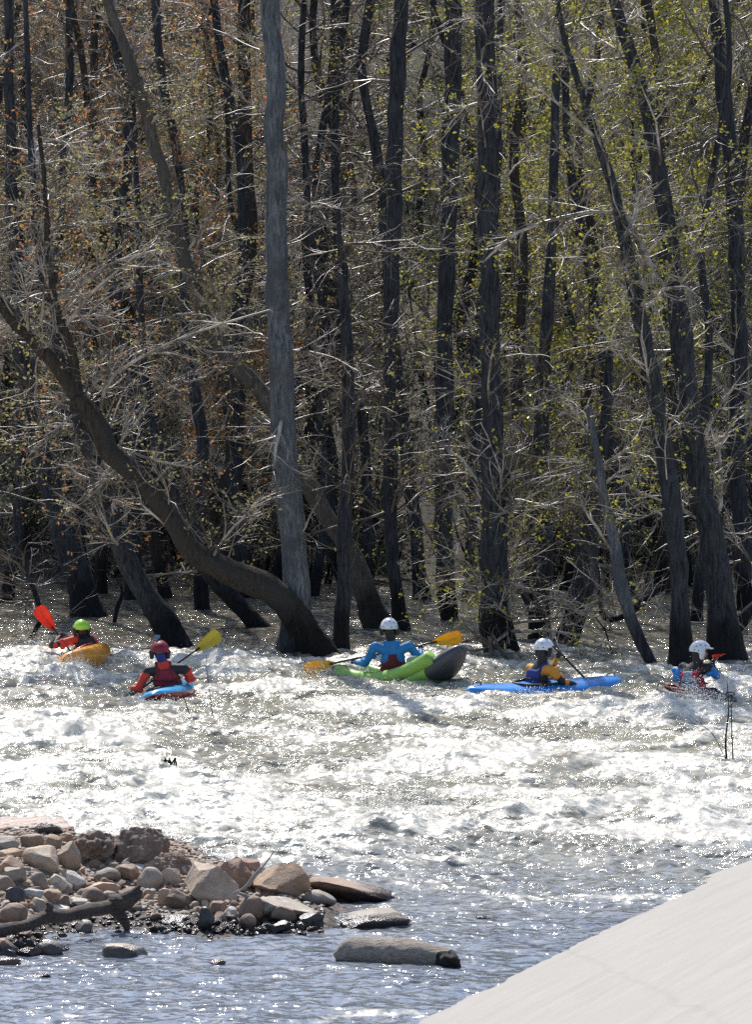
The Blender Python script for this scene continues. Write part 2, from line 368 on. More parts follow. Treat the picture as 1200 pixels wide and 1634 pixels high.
# ================================================================ TREES
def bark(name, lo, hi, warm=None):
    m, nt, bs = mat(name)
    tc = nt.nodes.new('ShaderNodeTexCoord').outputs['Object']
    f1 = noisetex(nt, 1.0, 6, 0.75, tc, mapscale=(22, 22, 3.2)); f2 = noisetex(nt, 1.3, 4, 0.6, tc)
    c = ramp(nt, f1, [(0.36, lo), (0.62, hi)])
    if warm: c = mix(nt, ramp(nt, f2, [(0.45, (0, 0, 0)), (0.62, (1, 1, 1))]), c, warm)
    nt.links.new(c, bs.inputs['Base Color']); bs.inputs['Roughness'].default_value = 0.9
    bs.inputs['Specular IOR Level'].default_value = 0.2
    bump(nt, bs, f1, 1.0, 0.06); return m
def wetfoot(m, z0):
    """bark soaked dark near the water: world height"""
    nt = m.node_tree; bs = nt.nodes['Principled BSDF']; src = bs.inputs['Base Color'].links[0].from_socket
    geo = N_(nt, 'ShaderNodeNewGeometry'); sp = N_(nt, 'ShaderNodeSeparateXYZ'); nt.links.new(geo.outputs['Position'], sp.inputs[0])
    k = ramp(nt, math_(nt, 'MULTIPLY', math_(nt, 'ADD', sp.outputs[2], math_(nt, 'MULTIPLY', noisetex(nt, 2.5, 3, .6), 0.5)), 0.5), [(0.35, (0.30, 0.30, 0.32)), (0.62, (1, 1, 1))])
    nt.links.new(mix(nt, 1.0, src, k, 'MULTIPLY'), bs.inputs['Base Color'])
M_bgrey = bark('grey_bark', (0.045, 0.048, 0.055), (0.27, 0.275, 0.29), (0.10, 0.105, 0.115))
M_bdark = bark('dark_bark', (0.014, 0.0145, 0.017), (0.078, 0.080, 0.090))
M_bbrown = bark('brown_bark', (0.022, 0.018, 0.015), (0.095, 0.076, 0.062), (0.060, 0.054, 0.048))
M_bfawn = bark('fawn_grey_bark', (0.06, 0.05, 0.042), (0.20, 0.175, 0.15), (0.12, 0.105, 0.09))
for q in (M_bgrey, M_bdark, M_bbrown, M_bfawn): wetfoot(q, 1)
def twigmat(name, a, b):
    m, nt, bs = mat(name)
    nt.links.new(ramp(nt, noisetex(nt, 1.6, 5, 0.75), [(0.42, a), (0.64, b)]), bs.inputs['Base Color'])
    bs.inputs['Roughness'].default_value = 0.38; bs.inputs['Specular IOR Level'].default_value = 0.6; return m
M_twig = twigmat('pale_twig_bark_glints', (0.07, 0.054, 0.04), (0.58, 0.50, 0.42))  # pale bark with sun glints and shade painted into its tone range
M_twigd = twigmat('dark_twig_bark', (0.05, 0.036, 0.026), (0.20, 0.15, 0.11))
def leafmat(name, cols, tr=0.45, rough=0.5):
    m, nt, bs = mat(name)
    geo = N_(nt, 'ShaderNodeNewGeometry')
    n = len(cols); c = ramp(nt, geo.outputs['Random Per Island'], [(i / max(1, n - 1), k) for i, k in enumerate(cols)])
    nt.links.new(c, bs.inputs['Base Color']); bs.inputs['Roughness'].default_value = rough
    tb = N_(nt, 'ShaderNodeBsdfTranslucent'); nt.links.new(c, tb.inputs[0])
    ms = N_(nt, 'ShaderNodeMixShader'); ms.inputs[0].default_value = tr
    nt.links.new(bs.outputs[0], ms.inputs[1]); nt.links.new(tb.outputs[0], ms.inputs[2])
    nt.links.new(ms.outputs[0], nt.nodes['Material Output'].inputs[0]); return m
M_lyg = leafmat('yellow_green_spring_leaves', [(0.14, 0.16, 0.03), (0.38, 0.38, 0.05), (0.52, 0.42, 0.04), (0.20, 0.25, 0.04)], 0.5)
M_lor = leafmat('orange_bud_leaves', [(0.40, 0.13, 0.04), (0.58, 0.25, 0.10), (0.36, 0.17, 0.06), (0.50, 0.38, 0.12)], 0.5)
M_lbud = leafmat('pale_bud_leaves', [(0.32, 0.28, 0.11), (0.42, 0.38, 0.16), (0.30, 0.20, 0.09)], 0.45)
M_lever = leafmat('glossy_evergreen_leaves', [(0.025, 0.045, 0.015), (0.05, 0.08, 0.025), (0.09, 0.11, 0.04), (0.08, 0.06, 0.03)], 0.2, 0.28)
LEAF = {'yg': M_lyg, 'or': M_lor, 'bud': M_lbud, 'ev': M_lever}

def grow(P, Rd, n, ln, rr, ang, K, trop, wig, t0=0.15, t1=1.0, rmax=0.75, taper=0.35, flat=0.0):
    N, k, _ = P.shape
    t = RNG.uniform(t0, t1, (N, n)) * (k - 1.001); i = np.floor(t).astype(int); fr = (t - i)[..., None]
    a = np.arange(N)[:, None]; S = P[a, i] * (1 - fr) + P[a, i + 1] * fr; T = nrm(P[a, i + 1] - P[a, i])
    r0 = Rd[a, i] * (1 - fr[..., 0]) + Rd[a, i + 1] * fr[..., 0]
    S = S.reshape(-1, 3); T = T.reshape(-1, 3); r0 = r0.ravel(); M = len(S)
    rv = RNG.normal(size=(M, 3)); rv[:, 2] *= (1 - flat); perp = nrm(np.cross(T, rv)); perp = nrm(np.cross(perp, T))
    al = np.radians(RNG.uniform(ang[0], ang[1], M))[:, None]; d = T * np.cos(al) + perp * np.sin(al)
    L = RNG.uniform(ln[0], ln[1], M) * (1.0 - 0.45 * (t.ravel() / (k - 1)))
    rad = np.minimum(RNG.uniform(rr[0], rr[1], M), r0 * rmax)
    out = np.empty((M, K, 3)); out[:, 0] = S; bend = RNG.normal(size=(M, 3)) * wig * 0.6; bend[:, 2] += RNG.normal(size=M) * 0.06
    for j in range(1, K):
        d = nrm(d + RNG.normal(size=(M, 3)) * wig + bend + A(0, 0, trop))
        out[:, j] = out[:, j - 1] + d * (L / (K - 1))[:, None]
    return out, rad[:, None] * np.linspace(1, taper, K)[None]
def leaves_mesh(name, pts, dirs, size, m, per=3, spread=0.05, off=(0, 0, 0)):
    n = len(pts); c = np.repeat(pts, per, 0) + RNG.normal(size=(n * per, 3)) * spread
    a = nrm(RNG.normal(size=(n * per, 3))); b = nrm(np.cross(a, RNG.normal(size=(n * per, 3))))
    s = RNG.uniform(size[0], size[1], n * per)[:, None]
    w = np.cross(a, b) * s * 0.12
    V = np.stack([c - a * s * .6, c + b * s * .36 + w, c + a * s * .7, c - b * s * .36 + w], 1)
    q = np.arange(n * per)[:, None] * 4 + np.arange(4)[None]
    return mesh_np(name, V.reshape(-1, 3) - np.asarray(off), q, None, False, [m])
def make_crown(P0s, R0s, nb, lb, nsub, ntw, t0=0.12, scale=1.0, trop1=0.02, extra=None, ang=(20, 112), rb=(0.012, 0.036)):
    """level 0 = trunk lines; returns (mesh arrays, twig tips)"""
    b, br = grow(P0s, R0s, nb, (lb[0], lb[1]), rb, ang, 8, trop1, 0.11, t0, 0.98, 0.6, 0.25)
    if extra:
        eb = np.stack([resample(p, r, 8)[0] for p, r in extra]); er = np.stack([resample(p, r, 8)[1] for p, r in extra])
        eb2 = np.stack([resample(p, r, 12)[0] for p, r in extra]); er2 = np.stack([resample(p, r, 12)[1] for p, r in extra])
        b = np.concatenate([b, eb, eb]); br = np.concatenate([br, er, er * .9])
    s, sr = grow(b, br, nsub, (0.35 * scale, 1.5 * scale), (0.006, 0.014), (25, 70), 6, 0.015, 0.15, 0.12, 1.0, 0.7, 0.4)
    w, wr = grow(s, sr, ntw + 2, (0.12 * scale, 0.60 * scale), (0.0022, 0.0048), (20, 65), 4, 0.03, 0.18, 0.1, 1.0, 0.8, 0.5)
    return b, br, s, sr, w, wr
def crown_mesh(name, lv, m, off):
    b, br, s, sr, w, wr = lv; ac = Acc()
    for P, r, sd_ in ((b, br, 6), (s, sr, 4), (w, wr, 3)):
        v, q, _ = tubes(P, r, sd_); ac.add(v, q)
    return ac.mesh(name, [m], True, off)
def trunk_mesh(name, lines, m, off, rough=0.10, flare=0.5, base_z=0.0):
    ac = Acc()
    for pts, rad in lines:
        n = max(24, int(len(pts) * 14)); P, r = resample(pts, rad, n)
        P = P + np.stack([noise3(P * 1.9 + 3, 51), noise3(P * 1.9 + 7, 52), P[:, 0] * 0], -1) * (r * 0.28)[:, None]; r = r * (1 + .10 * noise3(P * 2.6, 53))
        hz = np.clip((P[:, 2] - base_z), 0, 3); r = r * (1 + flare * np.exp(-hz / 0.35))
        sd_ = 18 if r.max() > 0.08 else 8
        v, q, t = tubes(P[None], r[None], sd_, cap=True)
        cc = np.repeat(P, sd_, 0); dv = v - cc; rr = np.linalg.norm(dv, axis=1, keepdims=True)
        k = rough * fbm3(v * A(9, 9, 2.2) + 5.3, 3, 3) + 0.8 * rough * fbm3(v * 1.7, 9, 2)
        ac.add(cc + dv * (1 + 1.6 * k[:, None]), q, t)
    return ac.mesh(name, [m], True, off)
def px_line(D, pts, dd=0.0):
    """photo points (column, row, width) of a trunk at distance D (depth may drift by dd along it)"""
    n = len(pts); P = []; r = []
    for i, p in enumerate(pts):
        d = D + dd * i / (n - 1) + (p[3] if len(p) > 3 else 0)
        P.append(W(p[0], p[1], d)); r.append(p[2] * d / F / 2)
    return [tuple(p) for p in P], r
def extend_down(P, r, z=-1.0):
    a, b = A(*P[0]), A(*P[1]); d = nrm(a - b); 
    if d[2] > -0.2: d = nrm(d + A(0, 0, -0.4))
    return [tuple(a + d * ((z - a[2]) / d[2]))] + P, [r[0]] + r
def extend_up(P, r, z):
    a, b = A(*P[-1]), A(*P[-2]); 
    if a[2] >= z: return P, r
    d = nrm(nrm(a - b) + A(0, 0, 1.0)); k = (z - a[2]) / d[2]
    return P + [tuple(a + d * k * 0.5), tuple(a + d * k)], r + [r[-1] * .8, r[-1] * .5]
def tree(label, D, lines, bm_, tm, leaf=None, nb=26, lb=(1.0, 3.2), nsub=9, ntw=6, top=13.0, group=None, limbs=(), flare=0.35, leafn=0.35, t0=0.27,
         lsize=(0.03, 0.065), name='tree', cat='tree', dd=0.0, per=3, trop=0.02):
    L = []
    for k, ln in enumerate(lines):
        P, r = px_line(D, ln, dd); r = [q * .88 for q in r]
        if k == 0 and name == 'tree': P, r = extend_down(P, r)
        if top and (k == 0 or ln[-1][1] < 100): P, r = extend_up(P, r, top)
        L.append((P, r))
    base = A(*L[0][0][1]); base[2] = 0.0 if name == 'tree' else base[2]
    root = empty(name, base, label, cat, group)
    link('trunk', trunk_mesh('trunk', L, bm_, base, flare=flare), root)
    if nb:
        P0 = np.stack([resample(p, r, 16)[0] for p, r in L]); R0 = np.stack([resample(p, r, 16)[1] for p, r in L])
        ex = [px_line(D, l) for l in limbs]
        ex = [([tuple(x) for x in p], r) for p, r in ex]
        lv = make_crown(P0, R0, nb, lb, nsub, ntw, t0=t0, extra=ex or None, trop1=trop)
        c = link('crown', crown_mesh('crown', lv, tm, base), root)
        if leaf:
            tips = lv[4][:, -1]; dr = lv[4][:, -1] - lv[4][:, -2]; kz = RNG.random(len(tips)) < leafn * (0.1 + 1.6 * (fbm3(tips * 1.1, 5, 3) > 0.03))
            link('leaves', leaves_mesh('leaves', tips[kz], dr[kz], lsize, LEAF[leaf], per, 0.035, base), c)
    return root

# ---- trees one can tell apart, from the photograph (column, row, width) ----
tree('tall straight pale grey trunk left of centre, rising behind the crossing leaning trunk', 70.4,
     [[(474, 1046, 54), (472, 950, 47), (462, 800, 46), (452, 690, 48), (446, 500, 42), (441, 300, 38), (436, 100, 36), (433, -10, 35)]],
     M_bgrey, M_twig, None, nb=16, lb=(0.8, 2.2), nsub=9, top=15, t0=0.25)
tree('thick brown trunk lying far over left and forking low by the tall grey trunk', 70.0,
     [[(518, 1048, 66), (478, 990, 52), (425, 940, 47), (350, 905, 43), (305, 876, 40), (262, 815, 40), (215, 755, 38), (172, 712, 38), (140, 655, 36), (125, 635, 34)],
      [(135, 655, 30), (112, 612, 28), (62, 555, 26), (8, 492, 24), (-40, 440, 20), (-90, 340, 16)],
      [(135, 660, 28), (122, 605, 22), (105, 540, 20), (84, 480, 17), (76, 400, 12), (72, 300, 9), (60, 200, 6)]],
     M_bbrown, M_twig, 'bud', nb=14, lb=(0.8, 3.0), nsub=9, top=0, t0=0.36, dd=0.0, flare=0.05,
     limbs=[[(160, 655, 7), (178, 602, 6), (245, 560, 5), (330, 525, 4), (430, 495, 3)], [(85, 480, 9), (130, 455, 7), (180, 420, 5), (250, 400, 4)],
            [(60, 555, 8), (20, 520, 6), (-20, 530, 4)]])
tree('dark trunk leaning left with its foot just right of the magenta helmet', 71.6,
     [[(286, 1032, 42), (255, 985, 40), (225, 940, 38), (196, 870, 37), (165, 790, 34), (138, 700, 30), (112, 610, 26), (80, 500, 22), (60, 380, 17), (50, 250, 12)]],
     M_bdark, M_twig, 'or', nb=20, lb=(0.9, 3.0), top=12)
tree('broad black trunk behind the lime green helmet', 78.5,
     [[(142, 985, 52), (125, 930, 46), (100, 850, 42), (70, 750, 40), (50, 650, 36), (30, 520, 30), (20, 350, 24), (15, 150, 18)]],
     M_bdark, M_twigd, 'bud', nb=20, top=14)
tree('small crooked black stem left of the red paddle blade', 73.5,
     [[(45, 1026, 9), (57, 1003, 10), (66, 985, 9), (56, 945, 10), (42, 915, 8), (28, 870, 7), (22, 800, 5)]],
     M_bdark, M_twigd, None, nb=10, lb=(0.4, 1.2), nsub=6, ntw=4, top=0, flare=0.0)
tree('dark leaning trunk seen under the arch of the forked trunk', 76.0,
     [[(416, 1004, 28), (385, 970, 28), (345, 930, 30), (315, 890, 30), (292, 830, 26), (262, 740, 22), (235, 640, 18), (225, 500, 13)]],
     M_bdark, M_twigd, 'bud', nb=16, top=10)
tree('long grey-brown trunk leaning left across the picture, passing behind the tall grey trunk', 75.8,
     [[(603, 1004, 44), (580, 935, 40), (548, 870, 36), (500, 785, 32), (462, 710, 30), (425, 635, 30), (372, 580, 30), (328, 510, 27), (290, 400, 25), (262, 290, 24), (235, 190, 22), (205, 90, 20), (168, -10, 18)]],
     M_bfawn, M_twig, 'bud', nb=26, lb=(0.9, 3.0), top=14, leafn=.5)
tree('slim dark upright trunk with a broken pale top, just left of the kayaker in blue', 71.0,
     [[(543, 1040, 27), (546, 960, 26), (551, 850, 26), (556, 700, 24), (555, 550, 22), (547, 440, 19), (542, 400, 12), (540, 330, 6)]],
     M_bdark, M_twigd, None, nb=12, lb=(0.8, 2.2), top=0, t0=0.4)
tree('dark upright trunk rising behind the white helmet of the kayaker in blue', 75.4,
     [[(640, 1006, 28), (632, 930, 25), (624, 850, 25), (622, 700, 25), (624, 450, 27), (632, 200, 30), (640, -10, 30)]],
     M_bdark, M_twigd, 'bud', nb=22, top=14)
tree('dark trunk standing in flat water above the raised yellow orange paddle blade', 77.5,
     [[(716, 992, 22), (712, 930, 34), (708, 850, 36), (706, 650, 30), (714, 400, 30), (722, 150, 32), (724, -10, 32)]],
     M_bdark, M_twigd, 'yg', nb=22, top=14, leafn=0.2)
tree('massive dark grey trunk with split foot, left of the kayaker in orange', 70.4,
     [[(786, 1045, 30), (786, 980, 46), (790, 900, 48), (788, 750, 43), (784, 560, 38), (780, 350, 37), (776, 150, 36), (774, -10, 36)],
      [(824, 1064, 18), (812, 1010, 20), (800, 955, 26), (792, 900, 30)]],
     M_bdark, M_twig, 'yg', nb=24, top=15, lb=(0.8, 2.8), leafn=.2, t0=.35)
tree('dark trunk with a leaning limb standing directly behind the kayaker in orange', 73.5,
     [[(860, 1020, 32), (864, 960, 34), (866, 880, 36), (862, 780, 30), (868, 600, 24), (880, 400, 20), (886, 200, 16)],
      [(862, 985, 20), (838, 940, 22), (822, 880, 20), (815, 800, 16), (800, 700, 10)]],
     M_bdark, M_twigd, 'yg', nb=15, top=13, leafn=0.2, t0=.45)
tree('short black trunk leaning right with bare drooping twigs, behind the black paddle shaft', 72.5,
     [[(900, 1030, 34), (912, 990, 38), (926, 945, 42), (936, 900, 44), (940, 850, 38), (950, 780, 26), (965, 690, 20), (972, 560, 14)]],
     M_bdark, M_twigd, 'yg', nb=11, top=0, lb=(0.8, 2.4), leafn=0.2, t0=.45, trop=-0.04)
tree('slender leaning stem with one pale side, foot right of the blue kayak bow', 68.6,
     [[(1042, 1062, 17), (1025, 1025, 20), (1005, 980, 23), (990, 930, 24), (980, 870, 22), (968, 810, 19), (955, 740, 15), (940, 650, 11)]],
     M_bgrey, M_twig, 'yg', nb=9, top=0, lb=(0.7, 2.0), leafn=.2, t0=.4)
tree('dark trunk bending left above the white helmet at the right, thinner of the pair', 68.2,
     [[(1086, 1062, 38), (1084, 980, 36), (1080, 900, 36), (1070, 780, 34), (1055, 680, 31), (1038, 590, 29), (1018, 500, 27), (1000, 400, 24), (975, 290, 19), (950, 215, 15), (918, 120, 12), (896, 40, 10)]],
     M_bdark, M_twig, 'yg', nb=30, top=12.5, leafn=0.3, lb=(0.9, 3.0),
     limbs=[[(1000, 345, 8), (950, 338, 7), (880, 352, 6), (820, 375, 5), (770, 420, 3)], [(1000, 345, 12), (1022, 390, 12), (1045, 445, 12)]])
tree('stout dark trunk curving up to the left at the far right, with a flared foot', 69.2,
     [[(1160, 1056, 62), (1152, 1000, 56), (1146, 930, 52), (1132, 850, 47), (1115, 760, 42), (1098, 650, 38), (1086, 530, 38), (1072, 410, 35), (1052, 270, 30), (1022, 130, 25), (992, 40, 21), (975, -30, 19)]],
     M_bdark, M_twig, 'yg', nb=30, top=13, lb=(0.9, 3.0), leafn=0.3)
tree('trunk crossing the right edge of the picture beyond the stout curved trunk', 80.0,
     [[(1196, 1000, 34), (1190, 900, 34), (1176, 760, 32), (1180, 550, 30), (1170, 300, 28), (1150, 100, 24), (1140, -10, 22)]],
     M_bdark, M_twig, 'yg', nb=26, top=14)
tree('leaning limb lying from the right edge against the stout curved trunk', 72.0,
     [[(1215, 960, 24), (1190, 985, 26), (1175, 1008, 30), (1160, 1030, 32)], [(1215, 960, 20), (1195, 900, 18), (1160, 850, 14), (1130, 790, 8)]],
     M_bdark, M_twig, None, nb=5, top=0, lb=(0.4, 1.0), nsub=6, ntw=4, name='fallen_limb', cat='fallen limb', flare=0)
tree('mossy fallen branch slanting down to the left across the middle of the wood', 74.5,
     [[(1010, 640, 14), (960, 665, 13), (880, 697, 12), (800, 728, 9), (740, 755, 6), (690, 775, 4)]],
     M_bbrown, M_twig, None, nb=14, lb=(0.5, 1.6), nsub=6, ntw=4, top=0, name='fallen_branch', cat='fallen branch', flare=0, t0=0.2)
tree('curved dead branch lying on the water left of the slender leaning stem', 75.5,
     [[(958, 900, 7), (958, 950, 8), (965, 985, 10), (990, 985, 10), (1010, 972, 15), (1030, 958, 12), (1050, 940, 9)]],
     M_bdark, M_twig, None, nb=8, lb=(0.3, 0.9), nsub=5, ntw=4, top=0, name='fallen_branch', cat='fallen branch', flare=0)
# mid wood trunks: column, foot row, width, distance, bark, lean, leaf, label
MID = [(12, 960, 26, 82, M_bdark, -6, 'or', 'slim dark trunk at the left edge of the flooded wood'),
       (212, 955, 34, 82.5, M_bdark, 8, 'or', 'dark trunk behind the trunk that leans over the magenta helmet'),
       (265, 962, 24, 83, M_bbrown, 22, 'or', 'slim brown trunk seen just inside the low fork of leaning trunks'),
       (322, 975, 30, 80, M_bdark, 2, 'or', 'black trunk under the arch of the forked trunk, its foot in sparkling water'),
       (372, 958, 46, 84, M_bbrown, -4, 'or', 'wide reddish brown trunk left of the tall grey trunk'),
       (398, 958, 32, 83, M_bdark, 4, 'bud', 'dark trunk squeezed between the wide brown trunk and the tall grey trunk'),
       (500, 962, 22, 83.5, M_bdark, 4, None, 'slim dark trunk just right of the foot of the tall grey trunk'),
       (584, 960, 24, 84, M_bdark, -5, 'bud', 'slim trunk between the broken topped trunk and the white helmet'),
       (672, 958, 32, 83, M_bdark, 5, 'yg', 'dark trunk far back to the right of the white helmet of the kayaker in blue'),
       (748, 962, 26, 82, M_bdark, -4, 'yg', 'slim dark trunk touching the left side of the massive grey trunk'),
       (832, 956, 30, 84, M_bbrown, 0, 'yg', 'brown trunk far back, right of the massive grey trunk'),
       (905, 955, 26, 85, M_bbrown, -6, 'yg', 'brown trunk far back above the black paddle shaft'),
       (1000, 955, 26, 84, M_bdark, 6, 'yg', 'dark trunk far back above the blue kayak bow'),
       (1110, 985, 22, 77, M_bdark, -2, 'yg', 'slim dark trunk between the two curved trunks at the right'),
       (1055, 956, 30, 84.5, M_bbrown, 4, 'yg', 'brown trunk far back left of the two curved trunks at the right'),
       (160, 952, 28, 84, M_bbrown, -3, 'or', 'brown trunk far back above the lime green helmet'),
       (440, 956, 24, 85, M_bdark, -6, 'or', 'dark trunk half hidden behind the left flank of the tall grey trunk')]
for (px, py, w, D, bk, lean, lf, lab) in MID:
    rw = 448 + (H - 0.0) * F / D
    w *= .82; pts = [(px, rw, w)]; x = px; 
    for k in range(1, 8):
        x += -lean * 0.9 + RNG.normal() * 13; pts.append((x, rw - k * (rw + 30) / 7, w * (1 - 0.06 * k)))
    tree(lab, D, [pts], bk, M_twig if RNG.random() < .6 else M_twigd, lf, nb=20, top=15, lb=(0.9, 2.8), nsub=8, ntw=6, leafn=.35)

# ---- the wood behind: a few kinds, copied ----
def bg_tree(h, r, bk, tw, leaf, nb, leafn, label, per=3):
    k = 9; P = [(0, 0, -0.6)]; x = y = 0.0
    for i in range(1, k): x += RNG.normal() * 0.3; y += RNG.normal() * 0.3; P.append((x, y, -0.6 + (h + .6) * i / (k - 1)))
    rad = list(np.linspace(r, r * 0.3, k))
    root = empty('tree', (0, 0, 0), label, 'tree', 'trees on the wooded bank behind the river')
    link('trunk', trunk_mesh('trunk', [(P, rad)], bk, (0, 0, 0), flare=0.3), root)
    P0, R0 = resample(P, rad, 16)
    lv = make_crown(P0[None], R0[None], nb, (1.0, 3.4), 9, 6, t0=0.10)
    c = link('crown', crown_mesh('crown', lv, tw, (0, 0, 0)), root)
    if leaf:
        tips = lv[4][:, -1]; kz = RNG.random(len(tips)) < leafn * (0.06 + 1.5 * (fbm3(tips * 0.9, 6, 3) > 0.06))
        link('leaves', leaves_mesh('leaves', tips[kz], tips[kz], (0.04, 0.085), LEAF[leaf], 3, 0.09), c)
    return root
BG = [bg_tree(13, .12, M_bdark, M_twig, 'yg', 42, .55, 'dark tree with yellow green spring leaves deep in the wood'),
      bg_tree(14, .17, M_bdark, M_twigd, None, 38, 0, 'bare dark tree deep in the wood'),
      bg_tree(12, .09, M_bbrown, M_twig, 'or', 42, .6, 'slim brown tree with orange buds deep in the wood'),
      bg_tree(13, .12, M_bbrown, M_twig, 'bud', 42, .5, 'brown tree with pale buds deep in the wood'),
      bg_tree(11, .08, M_bdark, M_twig, 'yg', 44, .7, 'slim dark tree thick with yellow green leaves deep in the wood')]
bgp = []
BGL = ['dark tree with yellow green leaves', 'bare dark tree', 'slim brown tree with orange buds', 'brown tree with pale buds', 'slim tree thick with yellow green leaves']
def where(u, y, i):
    a = ['at the left edge', 'left of the tall grey trunk', 'behind the tall grey trunk', 'behind the broken topped trunk', 'behind the massive grey trunk', 'behind the slender leaning stem', 'at the right edge'][int(np.clip((u + 1) / 2 * 7, 0, 6))]
    return a + (', front row' if y < 90 else ', second row' if y < 95 else ', third row' if y < 100 else ', high on the bank' if y < 112 else ', highest and farthest')
for D in np.concatenate([np.arange(86, 100, 1.15), np.arange(100, 132, 2.3)]):
    hw = 600 / F * D + 2.5
    for _ in range(3 if D < 100 else 3):
        bgp.append((RNG.uniform(-hw, hw), D + RNG.uniform(-.5, .5)))
for i, (x, y) in enumerate(bgp):
    u = x / (600 / F * y)
    kind = RNG.choice([1, 2, 3, 2], 1)[0] if u < -0.35 else (RNG.choice([1, 3, 0, 1], 1)[0] if u < 0.15 else RNG.choice([0, 4, 1, 0, 4], 1)[0])
    o = BG[kind] if not BG[kind].get('used') else copy_tree(BG[kind])
    BG[kind]['used'] = 1
    o['label'] = BGL[kind] + ', ' + where(u, y, i); o.location = (x, y, float(hill(A(x), A(y))[0])); o.rotation_euler = (RNG.normal() * .08, RNG.normal() * .08, RNG.uniform(0, 6.28))
    s = RNG.uniform(0.85, 1.2); o.scale = (s, s, s)
for o in list(COL.objects):
    if 'used' in o.keys(): del o['used']

# ---- understorey: broad evergreen shrubs whose leaves glint, and twiggy thickets ----
def shrub(h, w, leaf, nst, label, group, lsize, leafn, per):
    S = np.zeros((nst, 6, 3)); a = RNG.uniform(0, 6.28, nst); rr = RNG.uniform(0, .25, nst) * w
    for j in range(6):
        f_ = j / 5; sp_ = rr + (w * RNG.uniform(.3, 1, nst)) * f_ ** 1.3
        S[:, j, 0] = np.cos(a) * sp_; S[:, j, 1] = np.sin(a) * sp_; S[:, j, 2] = -0.3 + (h * RNG.uniform(.7, 1.0, nst) + .3) * f_
        S[:, j] += RNG.normal(size=(nst, 3)) * 0.05
    Rr = np.full((nst, 1), .022) * np.linspace(1, .3, 6)[None]
    root = empty('shrub', (0, 0, 0), label, 'shrub', group)
    v, q, _ = tubes(S, Rr, 6); ac = Acc(); ac.add(v, q); link('stems', ac.mesh('stems', [M_bdark]), root)
    b, br = grow(S, Rr, 8, (.4, 1.3), (.006, .012), (30, 80), 5, 0.05, .2, .1, 1)
    t, tr = grow(b, br, 7, (.1, .45), (.003, .005), (20, 70), 4, 0.03, .25, .1, 1)
    ac = Acc()
    for P, r, n in ((b, br, 4), (t, tr, 3)):
        v, q, _ = tubes(P, r, n); ac.add(v, q)
    f_ = link('twigs', ac.mesh('twigs', [M_twig]), root)
    tips = np.concatenate([t[:, -1], t[:, 2]]); kz = RNG.random(len(tips)) < leafn * (0.25 + 1.3 * (fbm3(tips * 1.4, 8, 2) > -0.05))
    link('leaves', leaves_mesh('leaves', tips[kz], tips[kz], lsize, LEAF[leaf], per, 0.06), root)
    return root
SH = [shrub(4.6, 1.6, 'ev', 14, 'glossy leaved evergreen shrub in the understorey of the wood', 'shrubs in the understorey', (.05, .11), .75, 3),
      shrub(3.4, 1.8, 'ev', 14, 'low glossy leaved evergreen shrub in the understorey of the wood', 'shrubs in the understorey', (.045, .09), .7, 3),
      shrub(3.8, 1.4, 'yg', 12, 'yellow green leafy shrub in the understorey of the wood', 'shrubs in the understorey', (.03, .06), .3, 3),
      shrub(4.2, 1.9, 'bud', 14, 'twiggy budding shrub in the understorey of the wood', 'shrubs in the understorey', (.025, .05), .35, 2)]
used = set()
shp = [(RNG.uniform(-7.5, 8), RNG.uniform(86.5, 91)) for _ in range(18)] + [(RNG.uniform(-9, 9), RNG.uniform(90, 112)) for _ in range(36)]
for (x, y) in shp:
    k = int(RNG.choice([0, 1, 3, 3]) if x < -1 else RNG.choice([0, 1, 1, 3, 3]) if y < 89 else RNG.choice([0, 1, 2, 3]))
    o = copy_tree(SH[k]) if k in used else SH[k]; used.add(k)
    o['label'] = ['tall glossy leaved evergreen shrub', 'low glossy leaved evergreen shrub', 'yellow green leafy shrub', 'twiggy budding shrub'][k] + ' ' + where(x / (600 / F * y), y, 0)
    o.location = (x, y, float(hill(A(x), A(y))[0])); o.rotation_euler = (0, 0, RNG.uniform(0, 6.28)); s = RNG.uniform(.8, 1.3); o.scale = (s, s, s)

# ---- stems and saplings standing in the river ----
def sapling(label, D, lines, wd_, n=4, ln=(0.1, 0.5), m_=None):
    L = [px_line(D, l) for l in lines]
    base = A(*L[0][0][0]); base[2] = 0
    ac = Acc()
    for P, r in L:
        P, r = extend_down([tuple(p) for p in P], r, -0.5); Q_, q_ = resample(P, r, 14); v, q, t = tubes(Q_[None], q_[None], 6, True); ac.add(v, q, t)
    P0 = np.stack([resample(p, r, 10)[0] for p, r in L]); R0 = np.stack([resample(p, r, 10)[1] for p, r in L])
    b, br = grow(P0, R0, n, ln, (.003, .006), (20, 60), 5, .02, .15, .2, 1); t, tr = grow(b, br, 3, (.05, .25), (.002, .003), (20, 60), 4, .02, .2, .2, 1)
    for P, r, k in ((b, br, 4), (t, tr, 3)):
        v, q, _ = tubes(P, r, k); ac.add(v, q)
    o = link('sapling', ac.mesh('sapling', [m_ or M_bdark], True, base)); o.location = base
    return tag(o, label, 'sapling')
sapling('thin dark sapling of two stems in the rapids below the rightmost kayaker', 55.0,
        [[(1160, 1221, 3.6), (1158, 1180, 3), (1163, 1130, 2), (1160, 1085, 1.2)], [(1170, 1220, 2.2), (1168, 1170, 1.8), (1166, 1110, 1.2)], [(1160, 1215, 1.2), (1140, 1175, 1.2), (1122, 1158, 1), (1108, 1156, .8)]], 3, n=3, ln=(.1, .3))
sapling('hair thin stem bending in the foam right of the light blue kayak', 60.0, [[(338, 1134, 1.4), (334, 1100, 1.1), (330, 1070, .8), (329, 1045, 0.5)]], 2, n=2, ln=(.05, .2))
